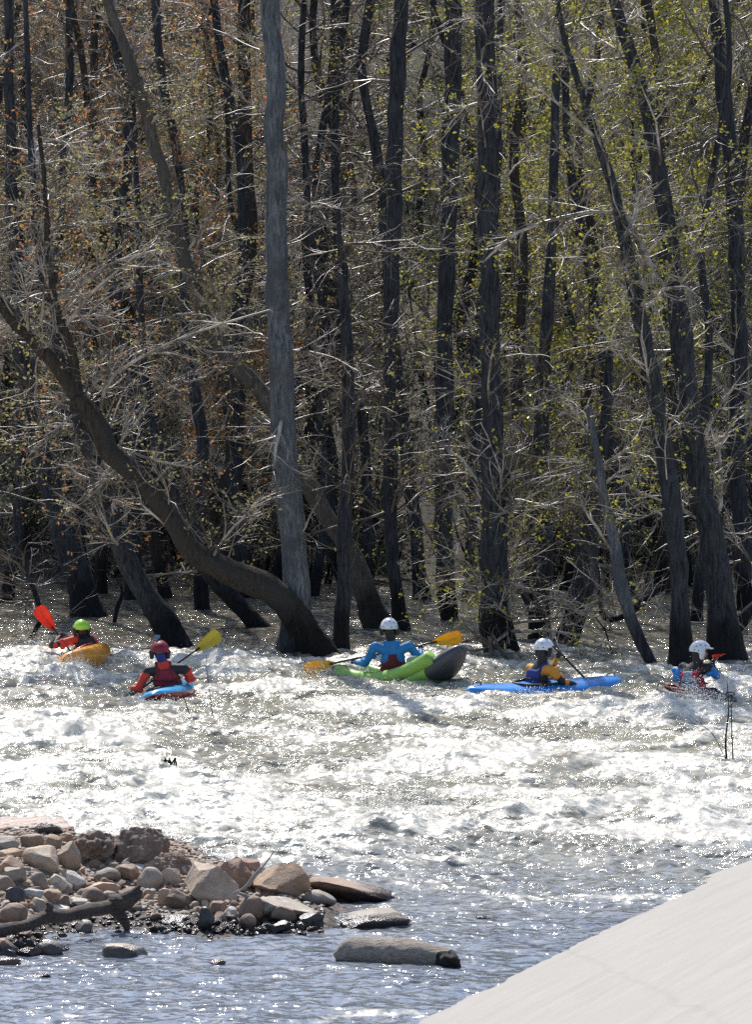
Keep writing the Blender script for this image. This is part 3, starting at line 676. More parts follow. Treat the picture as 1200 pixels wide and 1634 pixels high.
sapling('hair thin stem under the stern of the light blue kayak', 60.0, [[(301, 1136, 1.8), (296, 1120, 1.5), (290, 1105, 1)]], 2, n=1, ln=(.05, .1))
sapling('tiny twig poking out of the open rapids below the green kayak', 53.8, [[(409, 1258, 1.8), (407, 1240, 1.5), (410, 1226, 1)]], 2, n=2, ln=(.03, .1))
sapling('thin bare stem in flat water behind the bow of the blue kayak', 70.5, [[(982, 1061, 3.2), (975, 1035, 3), (965, 1005, 2.5), (950, 985, 2)]], 2, n=3)
sapling('bare twig arching over the water behind the black paddle shaft', 70.0, [[(975, 1068, 3), (950, 1064, 3.2), (930, 1050, 3), (926, 1044, 2)]], 2, n=2)
sapling('forked bare stick rising from the water left of the kayaker in orange', 69.5,
        [[(822, 1062, 4), (800, 1040, 4), (778, 1022, 4), (755, 1010, 3.5), (735, 992, 3)], [(786, 1062, 7), (784, 1040, 8), (782, 1015, 9)], [(812, 1064, 4), (795, 1030, 4), (785, 1010, 3)]], 3, n=6, ln=(.2, .7), m_=M_twigd)
sapling('dark broken stub standing in the water right of the lime green helmet', 77.0, [[(184, 985, 7), (188, 965, 8), (195, 948, 7), (192, 930, 3)]], 3, n=4, ln=(.1, .4))

# ================================================================ ROCKS, DRIFTWOOD
def rockmat(name, a, b, c2=None, rough=0.7):
    m, nt, bs = mat(name)
    tc = nt.nodes.new('ShaderNodeTexCoord').outputs['Object']; oi = N_(nt, 'ShaderNodeObjectInfo')
    va = N_(nt, 'ShaderNodeVectorMath'); va.operation = 'ADD'; nt.links.new(tc, va.inputs[0]); 
    cb = N_(nt, 'ShaderNodeCombineXYZ'); nt.links.new(math_(nt, 'MULTIPLY', oi.outputs['Random'], 40.0), cb.inputs[0]); nt.links.new(cb.outputs[0], va.inputs[1])
    v = va.outputs[0]
    f1 = noisetex(nt, 7, 6, 0.7, v); f2 = noisetex(nt, 2.2, 4, 0.6, v, dist=1.0); f3 = noisetex(nt, 60, 3, 0.7, v)
    c = ramp(nt, f1, [(0.32, a), (0.68, b)])
    if c2: c = mix(nt, ramp(nt, f2, [(0.48, (0, 0, 0)), (0.62, (1, 1, 1))]), c, c2)
    c = mix(nt, 0.35, c, ramp(nt, f3, [(0.35, (0.35, 0.35, 0.35)), (0.65, (0.9, 0.9, 0.9))]), 'OVERLAY')
    hs = N_(nt, 'ShaderNodeHueSaturation'); nt.links.new(math_(nt, 'MULTIPLY_ADD', oi.outputs['Random'], 0.5, 0.75), hs.inputs['Value']); nt.links.new(c, hs.inputs['Color'])
    geo = N_(nt, 'ShaderNodeNewGeometry'); sp = N_(nt, 'ShaderNodeSeparateXYZ'); nt.links.new(geo.outputs['Position'], sp.inputs[0])
    w = math_(nt, 'ADD', sp.outputs[2], math_(nt, 'MULTIPLY', f2, 0.10))
    wet = ramp(nt, w, [(0.13, (0.20, 0.20, 0.22)), (0.19, (1, 1, 1))])
    nt.links.new(mix(nt, 1.0, hs.outputs[0], wet, 'MULTIPLY'), bs.inputs['Base Color'])
    nt.links.new(ramp(nt, w, [(0.13, (0.22, 0.22, 0.22)), (0.20, (rough,) * 3)]), bs.inputs['Roughness'])
    bump(nt, bs, math_(nt, 'ADD', f1, math_(nt, 'MULTIPLY', f3, 0.4)), 0.7, 0.02); return m
RM = {'tan': rockmat('tan_sandstone', (0.29, 0.205, 0.14), (0.47, 0.365, 0.27), (0.40, 0.33, 0.26)),
      'brown': rockmat('brown_sandstone', (0.17, 0.105, 0.07), (0.33, 0.22, 0.155), (0.24, 0.18, 0.14)),
      'red': rockmat('reddish_sandstone', (0.24, 0.13, 0.09), (0.38, 0.235, 0.17)),
      'grey': rockmat('grey_stone', (0.19, 0.16, 0.13), (0.36, 0.315, 0.265), (0.27, 0.22, 0.175)),
      'pale': rockmat('pale_stone', (0.38, 0.34, 0.295), (0.56, 0.52, 0.46)),
      'black': rockmat('dark_wet_stone', (0.030, 0.027, 0.025), (0.09, 0.08, 0.075), None, 0.35),
      'orange': rockmat('orange_brown_sandstone', (0.30, 0.185, 0.11), (0.44, 0.30, 0.20), (0.38, 0.29, 0.22)),
      'dirt': rockmat('crumbling_dirt', (0.085, 0.06, 0.045), (0.26, 0.195, 0.155), (0.15, 0.11, 0.09), 0.95)}
def ico(sub):
    bm = bmesh.new(); bmesh.ops.create_icosphere(bm, subdivisions=sub, radius=1.0)
    V = np.array([v.co[:] for v in bm.verts]); T = np.array([[v.index for v in f.verts] for f in bm.faces]); bm.free(); return V, T
ICO = {s: ico(s) for s in (1, 2, 3, 4, 5)}
def rock_verts(seed, kind, sub=4):
    pyr = kind == 'pyr'; kind = 'ang' if pyr else kind
    """unit rock: angular rocks are cut by planes, round ones only dented, dirt is crumbly"""
    rg = np.random.default_rng(seed); V = ICO[sub][0].copy()
    if kind == 'block': V = np.sign(V) * np.abs(V) ** 0.55; V /= 1.25
    ncut = {'round': 11, 'ang': 16, 'block': 9, 'dirt': 6, 'slab': 12}[kind]; lo, hi = {'round': (.70, .93), 'ang': (.50, .82), 'block': (.62, .9), 'dirt': (.65, .9), 'slab': (.6, .9)}[kind]
    for _ in range(ncut):
        n = nrm(rg.normal(size=3)); d = rg.uniform(lo, hi); k = np.maximum(V @ n - d, 0)[:, None]; V = V - n * k * (0.97 if kind != 'round' else 0.8)
    amp = {'round': .03, 'ang': .045, 'block': .05, 'dirt': .15, 'slab': .05}[kind]
    r = fbm3(V * (2.2 if kind != 'dirt' else 4.0) + seed, seed % 97, 4)
    V = V * (1 + amp * 2.0 * r[:, None])
    if pyr: V[:, :2] *= (1 - 0.42 * np.clip(V[:, 2:], -.4, 1))
    mn, mx = V.min(0), V.max(0); V = (V - (mn + mx) / 2) / ((mx - mn) / 2)
    return V
def surf(x, y): return float(zbar(A(x), A(y), True)[0])
def solve_contact(px, py):
    """nearest place on the bar or the water seen at this photo pixel"""
    D = 36.5
    while D < 47:
        x = (px - 600) / F * D; z = H - (py - HOR) / F * D
        if z <= max(surf(x, D), 0.0): return x, D, max(surf(x, D), -0.03)
        D += 0.03
    return (px - 600) / F * D, D, 0.0
def rock(label, px, py, w, h, m, kind='ang', seed=None, deep=0.8, tilt=0.0, yaw=None, sink=0.15, name='rock', cat='rock', group=None, sub=4, D=None):
    """px,py = centre in the photo, w,h = size in photo pixels"""
    seed = seed if seed is not None else int(px * 7 + py * 13)
    bx, by, bz = solve_contact(px, py + h / 2)
    if D: by = D; bx = (px - 600) / F * D; bz = H - (py + h / 2 - HOR) / F * D
    s = by / F; hw = w * s / 2; hh = h * s / 2 * (1 + sink); dp = hw * deep
    y = by + dp * 0.75; x = (px - 600) / F * y; z = H - (py - HOR) / F * y - hh * sink
    V = rock_verts(seed, kind, sub) * A(hw, dp, hh)
    o = link(name, mesh_np(name, V, None, ICO[sub][1], kind in ('round',), [RM[m]]))
    if kind != 'round':
        for p_ in o.data.polygons: p_.use_smooth = True
        try: o.data.set_sharp_from_angle(angle=R(24))
        except Exception: pass
    o.location = (x, y, z); o.rotation_euler = (0, R(tilt), 0)
    return tag(o, label, cat, group)
G1 = 'larger stones of the rock bar'
BIGR = [
 ('jagged black rock standing highest at the back beside the pale sand', 78, 1321, 48, 22, 'black', 'ang', 0),
 ('flat topped brownish block just in front of the pale sand', 51, 1342, 40, 24, 'brown', 'block', 0),
 ('low grey block at the left edge in front of the sand', 10, 1344, 42, 22, 'grey', 'block', 0),
 ('rounded orange brown rock right of the flat topped block at the back', 84, 1343, 30, 26, 'orange', 'round', 0),
 ('small reddish cube of rock between the back dirt lump and the orange brown rock', 106, 1337, 22, 18, 'red', 'block', 0),
 ('large slab with a broad tilted tan top in the left of the heap', 66, 1368, 62, 40, 'tan', 'slab', 8),
 ('tall angular tan rock leaning on the right of the big tilted slab', 109, 1366, 40, 44, 'tan', 'ang', -20),
 ('arched orange tan stone near the left edge above a dark hollow', 18, 1361, 40, 18, 'orange', 'round', 0),
 ('dark brown rock beneath the arched orange stone', 16, 1380, 46, 30, 'brown', 'ang', 0),
 ('knobbly grey tan rock below the dark brown rock at the left', 25, 1396, 36, 28, 'grey', 'ang', 0),
 ('smooth round grey stone like a ball below the big tilted slab', 62, 1403, 30, 26, 'grey', 'round', 0),
 ('low brown boulder cut by the left edge of the picture', 6, 1409, 40, 26, 'brown', 'round', 0),
 ('pale buff rock with a sharp ridge, left one of the bright pair', 93, 1408, 34, 34, 'pale', 'ang', -25),
 ('pale buff rock with a slanting flat top, right one of the bright pair', 120, 1402, 34, 36, 'pale', 'ang', -15),
 ('small wedge of buff rock in front of the bright pair', 104, 1416, 24, 22, 'tan', 'ang', 0),
 ('long flattened grey cobble right of the bright pair', 171, 1395, 44, 24, 'grey', 'round', 0),
 ('brown angular rock touching the left of the smooth two tone boulder', 205, 1393, 36, 28, 'brown', 'ang', 10),
 ('smooth two tone grey boulder in the middle of the heap', 239, 1401, 44, 38, 'grey', 'round', 0),
 ('thin light grey flat stone on top of the brown angular rock', 217, 1383, 44, 11, 'pale', 'slab', 0),
 ('orange tan ridge of rock above the rounded brown cobble', 160, 1416, 62, 22, 'orange', 'ang', 0),
 ('rounded brown cobble above the driftwood log', 148, 1428, 40, 28, 'brown', 'round', 0),
 ('small grey cobble right of the rounded brown cobble', 175, 1429, 28, 18, 'grey', 'round', 0),
 ('wide tan rock sloping down left of the big pyramid boulder', 273, 1398, 42, 32, 'tan', 'ang', 12),
 ('very big tan pyramid shaped boulder, largest in the heap', 337, 1410, 88, 64, 'tan', 'pyr', 3),
 ('leaning dark slab behind the very big pyramid boulder', 377, 1394, 60, 54, 'brown', 'pyr', 22),
 ('large orange topped boulder with a dark undercut front', 444, 1402, 104, 54, 'orange', 'ang', 4),
 ('rough reddish crest of rock left of the orange topped boulder', 397, 1379, 40, 22, 'red', 'ang', 0),
 ('dark grey rounded rock right below the orange topped boulder', 508, 1432, 58, 26, 'grey', 'round', 5),
 ('broad low pale slab sloping into the water', 458, 1452, 118, 38, 'grey', 'ang', 8),
 ('long grey wedge running down into the water at the tip of the bar', 556, 1422, 140, 34, 'brown', 'ang', 13),
 ('small black rock at the far tip of the bar', 610, 1425, 30, 16, 'black', 'ang', 10),
 ('pale topped rock with a square dark right end lying in the water', 598, 1465, 118, 34, 'grey', 'ang', -3),
 ('dark angular rock in front of the broad pale slab', 454, 1462, 46, 32, 'brown', 'ang', 20),
 ('black triangular rock at the water edge, right end of the row', 497, 1469, 40, 26, 'black', 'ang', -10),
 ('sharp black wedge of rock lying at the water edge', 445, 1480, 42, 20, 'black', 'ang', -20),
 ('tall rounded brown rock right of the very big pyramid boulder', 400, 1450, 40, 46, 'brown', 'round', 12),
 ('oval dark brown stone leaning at the foot of the tall rounded rock', 395, 1470, 28, 28, 'brown', 'round', 25),
 ('flat pale stone standing between dark rocks near the water', 369, 1456, 24, 22, 'pale', 'slab', 20),
 ('brown cube of rock below the very big pyramid boulder', 348, 1448, 28, 24, 'brown', 'block', 0),
 ('upright brown rock left of the very big pyramid boulder', 262, 1432, 22, 32, 'orange', 'block', 0),
 ('brown rock leaning to the right of the upright brown rock', 285, 1434, 40, 28, 'brown', 'ang', 20),
 ('black pointed rock at the end of the dark ledge', 329, 1465, 28, 40, 'black', 'ang', 0),
 ('dark flat ledge of rock along the water', 283, 1465, 76, 16, 'black', 'slab', 0),
 ('brown rock right of the black pointed rock', 350, 1466, 26, 24, 'brown', 'ang', 0),
 ('grey brown boulder half cut by the left edge above the driftwood log', 20, 1456, 48, 34, 'brown', 'round', 0),
 ('dark bluish rock at the left, above the grey brown boulder', 26, 1429, 36, 28, 'black', 'ang', 15),
 ('pale flat rock left of the orange brown angular rock', 52, 1427, 36, 20, 'pale', 'ang', 0),
 ('orange brown angular rock below the bright pair', 80, 1429, 36, 24, 'orange', 'ang', 10),
 ('dark brown angular rock under the bright pair', 98, 1437, 28, 22, 'brown', 'ang', 0),
 ('whitish wedge shaped rock above the middle of the driftwood log', 126, 1438, 38, 16, 'pale', 'ang', 0),
 ('long thin pale stone lying along the driftwood log', 94, 1447, 36, 12, 'pale', 'slab', 8),
 ('rough tan rock just above the driftwood log at the left', 63, 1443, 34, 26, 'tan', 'ang', 0),
 ('pale stone wedge jammed under the driftwood log', 134, 1478, 30, 22, 'pale', 'slab', -28),
 ('wet rock with a brown hump and shining side, alone in the blue water', 199, 1517, 74, 26, 'tan', 'round', 4),
 ('mottled grey rounded rock at the end of the lower left spit', 79, 1512, 44, 24, 'grey', 'round', 0),
 ('dark rounded rock behind the mottled grey rock', 42, 1506, 30, 22, 'black', 'round', 0),
 ('pinkish rock sloping into the water on the lower left spit', 46, 1518, 40, 18, 'red', 'ang', 10),
 ('brown rock at the left edge of the lower left spit', 12, 1508, 34, 24, 'brown', 'ang', 0),
 ('black rock at the foot of the lower left spit', 14, 1522, 30, 18, 'black', 'ang', 0),
 ('smooth pinkish brown stone at the left edge in the water', 14, 1533, 40, 13, 'red', 'round', 0),
 ('thin dark rock back breaking the surface at the lower left', 58, 1557, 46, 8, 'black', 'round', 0),
 ('small brown rock breaking the surface in open blue water', 347, 1536, 28, 12, 'red', 'ang', 0),
 ('reddish rounded stone sitting on the dirt bank', 241, 1338, 34, 20, 'red', 'round', 0),
]
rock('crumbling dark dirt bank at the back, left of the larger one', 150, 1350, 72, 56, 'dirt', 'dirt', 5, 1.0, sink=.2, name='dirt_bank', cat='dirt bank', sub=5)
rock('larger crumbling dirt bank with a reddish stone on top', 222, 1350, 100, 66, 'dirt', 'dirt', 11, 0.7, sink=.2, name='dirt_bank', cat='dirt bank', sub=5)
rock('low crumbling dirt slope behind the very big pyramid boulder', 280, 1376, 72, 44, 'dirt', 'dirt', 17, 0.9, tilt=18, sink=.2, name='dirt_bank', cat='dirt bank', sub=5)
for (lab, px, py, w, h, m, k, tl) in BIGR:
    rock(lab, px, py, w, h, m, k, tilt=tl, deep=0.75 if k != 'slab' else 1.1, sub=5 if w > 55 else 4)
# small stones: copies of a few shapes, told apart by colour, size and where they lie
protos = []
for i in range(14):
    V = rock_verts(500 + i, 'ang' if i % 4 else 'round', 3); protos.append(V)
PM = {}
SMALLNAME = {'tan': 'tan', 'brown': 'brown', 'red': 'reddish', 'grey': 'grey', 'pale': 'pale', 'black': 'black wet', 'orange': 'orange brown'}
def small(px, py, w, m, where, grp):
    i = int(RNG.integers(14)); key = (i, m)
    if key not in PM:
        me = mesh_np('stone', protos[i], None, ICO[3][1], True, [RM[m]])
        try: me.set_sharp_from_angle(angle=R(28))
        except Exception: pass
        PM[key] = me
    bx, by, bz = solve_contact(px, py); s = by / F
    hw = w * s / 2; o = link('stone', PM[key]); h = hw * RNG.uniform(.5, .85)
    o.scale = (hw, hw * RNG.uniform(.7, 1), h); o.location = (bx, by, max(bz, -0.02) + h * 0.45); o.rotation_euler = (RNG.normal() * .25, RNG.normal() * .25, RNG.uniform(0, 6.28))
    tag(o, '%s %s stone %s' % ('fist sized' if w < 15 else 'head sized', SMALLNAME[m], where), 'stone', grp)
def pick(*a): return str(RNG.choice(a))
for _ in range(70): small(RNG.uniform(0, 250), RNG.uniform(1368, 1450), RNG.uniform(8, 19), pick('tan', 'brown', 'grey', 'pale', 'orange', 'red', 'tan', 'grey'), 'in the left heap above the driftwood log', 'small stones of the left heap')
for _ in range(44): small(RNG.uniform(205, 400), RNG.uniform(1405, 1468), RNG.uniform(7, 17), pick('tan', 'brown', 'orange', 'pale', 'tan', 'grey'), 'around the foot of the very big pyramid boulder', 'small stones of the middle heap')
for _ in range(62): small(RNG.uniform(180, 510), RNG.uniform(1466, 1492), RNG.uniform(9, 24), pick('black', 'black', 'brown', 'black', 'grey'), 'in the wet row along the water edge', 'wet stones along the water edge')
for _ in range(26): small(RNG.uniform(0, 110), RNG.uniform(1492, 1528), RNG.uniform(9, 22), pick('black', 'brown', 'grey', 'red', 'black'), 'on the lower left spit', 'stones of the lower left spit')
for _ in range(18): small(RNG.uniform(0, 150), RNG.uniform(1340, 1368), RNG.uniform(7, 15), pick('tan', 'brown', 'red', 'grey'), 'at the back of the heap near the sand', 'small stones at the back of the bar')
for _ in range(110): small(RNG.uniform(0, 330), RNG.uniform(1372, 1470), RNG.uniform(13, 23), pick('tan', 'brown', 'grey', 'pale', 'orange', 'brown', 'tan'), 'wedged between the large rocks of the heap', 'head sized stones of the heap')
# pebbles too many to count
ac = Acc(); V1, T1 = ICO[1]; n = 9000
px_ = RNG.uniform(-5.6, -0.5, n); py_ = RNG.uniform(38.8, 46, n); pz_ = zbar(px_, py_); ok = (pz_ > 0.0) & ~((py_ > 44.4) & (px_ < -2.9)); px_, py_, pz_ = px_[ok], py_[ok], pz_[ok]; n = len(px_)
sz = RNG.uniform(.010, .034, n) ** 1.0; Vp = V1[None] * (sz[:, None] * A(1, 1, .7)[None])[:, None] * RNG.uniform(.75, 1.25, (n, len(V1), 1)) + np.stack([px_, py_, pz_ + sz * .3], -1)[:, None]
Tp = T1[None] + (np.arange(n) * len(V1))[:, None, None]; mi = np.repeat(RNG.integers(0, 5, n), len(T1))
me = mesh_np('pebbles', Vp.reshape(-1, 3), None, Tp.reshape(-1, 3), False, [RM[k] for k in ('tan', 'brown', 'grey', 'pale', 'orange')], None, mi)
tag(link('pebbles', me), 'mixed pebbles and grit covering the rock bar between the stones', 'pebbles', None, 'stuff')

# driftwood
def wood(name, a, b):
    m, nt, bs = mat(name); tc = nt.nodes.new('ShaderNodeTexCoord').outputs['Object']
    f = noisetex(nt, 1, 6, .7, tc, mapscale=(5, 50, 50)); nt.links.new(ramp(nt, f, [(0.3, a), (0.7, b)]), bs.inputs['Base Color']); bs.inputs['Roughness'].default_value = 0.75
    bump(nt, bs, f, 1.0, 0.05); return m
M_drift = wood('weathered_driftwood', (0.028, 0.02, 0.017), (0.17, 0.125, 0.10)); M_pale = wood('bleached_driftwood', (0.34, 0.31, 0.28), (0.55, 0.51, 0.47)); M_logw = wood('worn_pale_log', (0.20, 0.15, 0.11), (0.52, 0.46, 0.40))
def log(label, D, lines, m, name='driftwood_log', cat='driftwood', rough=0.12, zl=None, hollow=None):
    L = [px_line(D, l) for l in lines]; ac = Acc(); base = np.array(L[0][0]).mean(0)
    for P, r in L:
        P, r = resample(P, r, 40); v, q, t = tubes(P[None], r[None], 20, True); cc = np.repeat(P, 20, 0); dv = v - cc
        k = rough * (fbm3(v * A(4, 9, 9) + 1.7, 3, 4) * 1.6); ac.add(cc + dv * (1 + k[:, None]), q, t)
    me = ac.mesh(name, [m], True, base)
    try: me.set_sharp_from_angle(angle=R(50))
    except Exception: pass
    o = link(name, me); o.location = base; return tag(o, label, cat)
log('long dark driftwood log at the foot of the left heap, ragged end right', 40.35,
    [[(-60, 1496, 20, -1.35), (0, 1484, 22, -1.1), (40, 1476, 18, -.9), (75, 1463, 22, -.7), (110, 1460, 18, -.5), (150, 1451, 23, -.25), (180, 1444, 20, 0), (205, 1430, 18, 0), (224, 1412, 5, 0)], [(175, 1442, 26), (200, 1440, 24), (218, 1430, 14), (226, 1420, 5)],
     [(185, 1450, 20), (198, 1468, 16), (203, 1484, 9)], [(75, 1455, 12, -.7), (80, 1446, 10, -.7), (74, 1440, 4, -.7)]], M_drift, rough=.3)
log('short bleached stick with a thin tip propped against the large orange topped boulder', 41.2, [[(396, 1412, 7), (404, 1400, 7), (418, 1384, 7)], [(418, 1384, 3), (428, 1371, 2.5), (438, 1357, 1.2)], [(372, 1425, 3), (386, 1418, 4), (398, 1409, 5)]], M_pale, 'driftwood_stick', rough=.1)
log('thin pale stick lying under the very big pyramid boulder', 40.7, [[(380, 1424, 5), (400, 1431, 6), (425, 1440, 5)]], M_pale, 'driftwood_stick', rough=.1)
# the worn log in open water, with a solid near-black plug as its hollow end
root = empty('water_worn_log', W(640, 1540, 38.5), 'pale water worn log with a black hollow right end lying in blue water', 'log')
base = np.array(root.location)
P, r = resample([tuple(W(p, q, d)) for p, q, d in ((536, 1524, 38.9), (560, 1517, 38.85), (610, 1518, 38.75), (660, 1523, 38.6), (705, 1530, 38.5), (716, 1532, 38.45))], [w * 39.5 / F / 2 for w in (14, 42, 50, 45, 39, 37)], 44)
v, q, t = tubes(P[None], r[None], 28, True); cc = np.repeat(P, 28, 0); dv = v - cc; k = 0.16 * fbm3(v * A(3, 8, 8) + 4, 3, 4) * 1.6 + .30 * fbm3(v * A(2.2, 5, 5) + 9, 13, 3); ac = Acc(); ac.add(cc + dv * (1 + k[:, None]), q, t)
link('bark_shell', ac.mesh('bark_shell', [M_logw], True, base), root)
P, r = resample([tuple(W(p, q, d)) for p, q, d in ((706, 1531, 38.46), (716, 1533, 38.40), (728, 1535, 38.33))], [w * 39.2 / F / 2 for w in (27, 33, 22)], 12)
v, q, t = tubes(P[None], r[None], 24, True); cc = np.repeat(P, 24, 0); dv = v - cc; k = 0.7 * fbm3(v * 14 + 4, 3, 3) * 1.6; ac = Acc(); ac.add(cc + dv * (1 + k[:, None]), q, t)
link('dark_end', ac.mesh('dark_end', [plain('near_black_wood', (0.012, 0.010, 0.009), 0.9)], True, base), root)
log('short dark stick lying on top of the water worn log', 38.75, [[(606, 1500, 4), (616, 1502, 5), (628, 1505, 9), (634, 1504, 5)]], M_drift, 'driftwood_stick', rough=.4)
# tangle of debris caught in the rapids
root = empty('debris_snag', W(270, 1228, DG(1226)), 'small dark tangle of sticks caught in the middle of the open rapids', 'debris')
base = np.array(root.location); D_ = DG(1226); ac = Acc()
for _ in range(14):
    a0 = (268 + RNG.normal() * 6, 1219 + RNG.normal() * 4); a1 = (a0[0] + RNG.normal() * 9, a0[1] - abs(RNG.normal()) * 6)
    P, r = resample([tuple(W(a0[0], a0[1] + 8, D_ + RNG.normal() * .05)), tuple(W((a0[0] + a1[0]) / 2 + 2, (a0[1] + a1[1]) / 2, D_)), tuple(W(*a1, D_ + RNG.normal() * .05))], [.014, .011, .004], 8)
    v, q, t = tubes(P[None], r[None], 5, True); ac.add(v, q, t)
link('sticks', ac.mesh('sticks', [M_bdark], True, base), root)
P, r = resample([tuple(W(258, 1222, D_)), tuple(W(275, 1226, D_)), tuple(W(291, 1231, D_))], [.03, .045, .01], 10); v, q, t = tubes(P[None], r[None], 8, True); ac = Acc(); ac.add(v, q, t)
link('log', ac.mesh('log', [M_bdark], True, base), root)
o = rock('dark rock awash at the boundary of white and blue water right of the bar', 772, 1464, 26, 7, 'black', 'ang', 3, 1.0, sink=.3)

# ================================================================ KAYAKS, PADDLES, KAYAKERS
M = {}
def C_(name, col, rough=0.45, coat=0.3, var=0.12, bscale=None):
    if name not in M: M[name] = plain(name, col, rough, var, coat, bscale)
    return M[name]
ORANGE = C_('orange_plastic', (0.80, 0.33, 0.02), .35, .5); REDP = C_('red_plastic', (0.55, 0.02, 0.02), .35, .5)
LBLUE = C_('light_blue_plastic', (0.05, 0.38, 0.72), .35, .5); BLUE = C_('blue_plastic', (0.01, 0.13, 0.55), .35, .5); MBLUE = C_('mid_blue_plastic', (0.02, 0.24, 0.68), .35, .5)
LIMER = C_('lime_rubber', (0.27, 0.50, 0.07), .45, .3); DGREY = C_('dark_grey_rubber', (0.055, 0.058, 0.065), .5, .2); PGREY = C_('pale_grey_rubber', (0.30, 0.38, 0.34), .5, .2)
DRED = C_('dark_red_plastic', (0.30, 0.02, 0.02), .4, .4); BLACK = C_('black_neoprene', (0.012, 0.012, 0.015), .6, 0.1); GLOVE = C_('black_glove', (0.016, 0.018, 0.024), .55, .1)
SKIN = C_('skin', (0.45, 0.26, 0.18), .5, .0); WHITE = C_('white_helmet_shell', (0.72, 0.75, 0.80), .3, .6, .04); LIMEH = C_('lime_helmet_shell', (0.40, 0.80, 0.04), .3, .6, .05)
MAGH = C_('magenta_helmet_shell', (0.22, 0.004, 0.022), .5, .05, .05)
FRED = C_('red_orange_drysuit', (0.62, 0.045, 0.02), .65, 0, .15, 30); FBLUE = C_('blue_drysuit', (0.02, 0.20, 0.50), .65, 0, .15, 30); FORN = C_('orange_drysuit', (0.66, 0.27, 0.03), .65, 0, .15, 30)
FBLK = C_('black_drysuit', (0.015, 0.016, 0.022), .65, 0, .15, 30); FCRIM = C_('crimson_vest_fabric', (0.26, 0.010, 0.035), .7, 0, .2, 40); FNAVY = C_('navy_vest_fabric', (0.02, 0.035, 0.20), .7, 0, .2, 40)
FGREY = C_('blue_grey_vest_fabric', (0.22, 0.28, 0.40), .7, 0, .2, 40); FBRED = C_('bright_red_vest_fabric', (0.50, 0.015, 0.035), .7, 0, .2, 40); FDK = C_('dark_maroon_vest_fabric', (0.14, 0.012, 0.02), .7, 0, .2, 40)
STEEL = C_('grey_sleeve_fabric', (0.10, 0.125, 0.14), .65, 0, .15, 30); LGREY = C_('reflective_grey', (0.5, 0.5, 0.52), .4)
def blademat(name, a, b, tr=0.35):
    m, nt, bs = mat(name); c = ramp(nt, noisetex(nt, 5, 3), [(0.3, a), (0.7, b)]); nt.links.new(c, bs.inputs['Base Color']); bs.inputs['Roughness'].default_value = .3
    tb = N_(nt, 'ShaderNodeBsdfTranslucent'); nt.links.new(c, tb.inputs[0]); ms = N_(nt, 'ShaderNodeMixShader'); ms.inputs[0].default_value = tr
    nt.links.new(bs.outputs[0], ms.inputs[1]); nt.links.new(tb.outputs[0], ms.inputs[2]); nt.links.new(ms.outputs[0], nt.nodes['Material Output'].inputs[0]); return m
BYEL = blademat('yellow_orange_blade', (0.85, 0.42, 0.0), (0.95, 0.58, 0.01)); BMUS = blademat('mustard_blade', (0.50, 0.42, 0.03), (0.62, 0.52, 0.05)); BRED = blademat('red_blade', (0.75, 0.03, 0.015), (0.9, 0.07, 0.03)); BDRK = blademat('dark_blade', (0.02, 0.02, 0.025), (0.04, 0.04, 0.045), 0.02)
SPINE = {'y': C_('amber_blade_spine', (0.42, 0.16, 0.01), .4), 'r': C_('dark_red_blade_spine', (0.12, 0.01, 0.015), .4), 'm': C_('olive_blade_spine', (0.30, 0.24, 0.02), .4), 'd': BLACK}

def wmesh(name, ac, mats, root, parent=None, smooth=True):
    """ac holds world coordinates; put under root (unrotated, unscaled empty)"""
    o = link(name, ac.mesh(name, mats, smooth, root.location if root else (0, 0, 0)), parent or root); return o
def capsule(p0, p1, r0, r1, wide=None, f0=1.0, f1=1.0, sd_=16, rings=10, capk=0.8):
    """closed tapering limb; wide = direction of the wide axis, f = width factor"""
    p0 = A(*p0); p1 = A(*p1); d = p1 - p0; L = np.linalg.norm(d); d = d / max(L, 1e-6)
    wv = A(*(wide if wide is not None else (1, 0.01, 0.02))); wv = nrm(wv - d * (wv @ d)); n2 = np.cross(d, wv)
    T = []; Rr = []
    for a in np.linspace(-math.pi / 2, 0, 5)[0:]: T.append(math.sin(a) * r0 * capk); Rr.append((math.cos(a), 0))
    for t in np.linspace(0, 1, rings)[1:-1]: T.append(t * L); Rr.append((1, t))
    for a in np.linspace(0, math.pi / 2, 5): T.append(L + math.sin(a) * r1 * capk); Rr.append((math.cos(a), 1))
    V = []; ang = np.arange(sd_) * 2 * math.pi / sd_
    for tt, (k, t) in zip(T, Rr):
        r = (r0 * (1 - t) + r1 * t) * max(k, 0.02); f = f0 * (1 - t) + f1 * t
        V.append(p0 + d * tt + r * f * np.cos(ang)[:, None] * wv + r * np.sin(ang)[:, None] * n2)
    K = len(V); V = np.concatenate(V); Q = []
    for k in range(K - 1):
        for j in range(sd_): j2 = (j + 1) % sd_; Q.append((k * sd_ + j, k * sd_ + j2, (k + 1) * sd_ + j2, (k + 1) * sd_ + j))
    T_ = [(0, j + 1, j) for j in range(1, sd_ - 1)] + [((K - 1) * sd_, (K - 1) * sd_ + j, (K - 1) * sd_ + j + 1) for j in range(1, sd_ - 1)]
    return V, Q, T_
def ellip(c, r, U=None):
    V = ICO[3][0] * A(*r)
    if U is not None: V = V @ np.array(U)
    return V + A(*c), ICO[3][1]
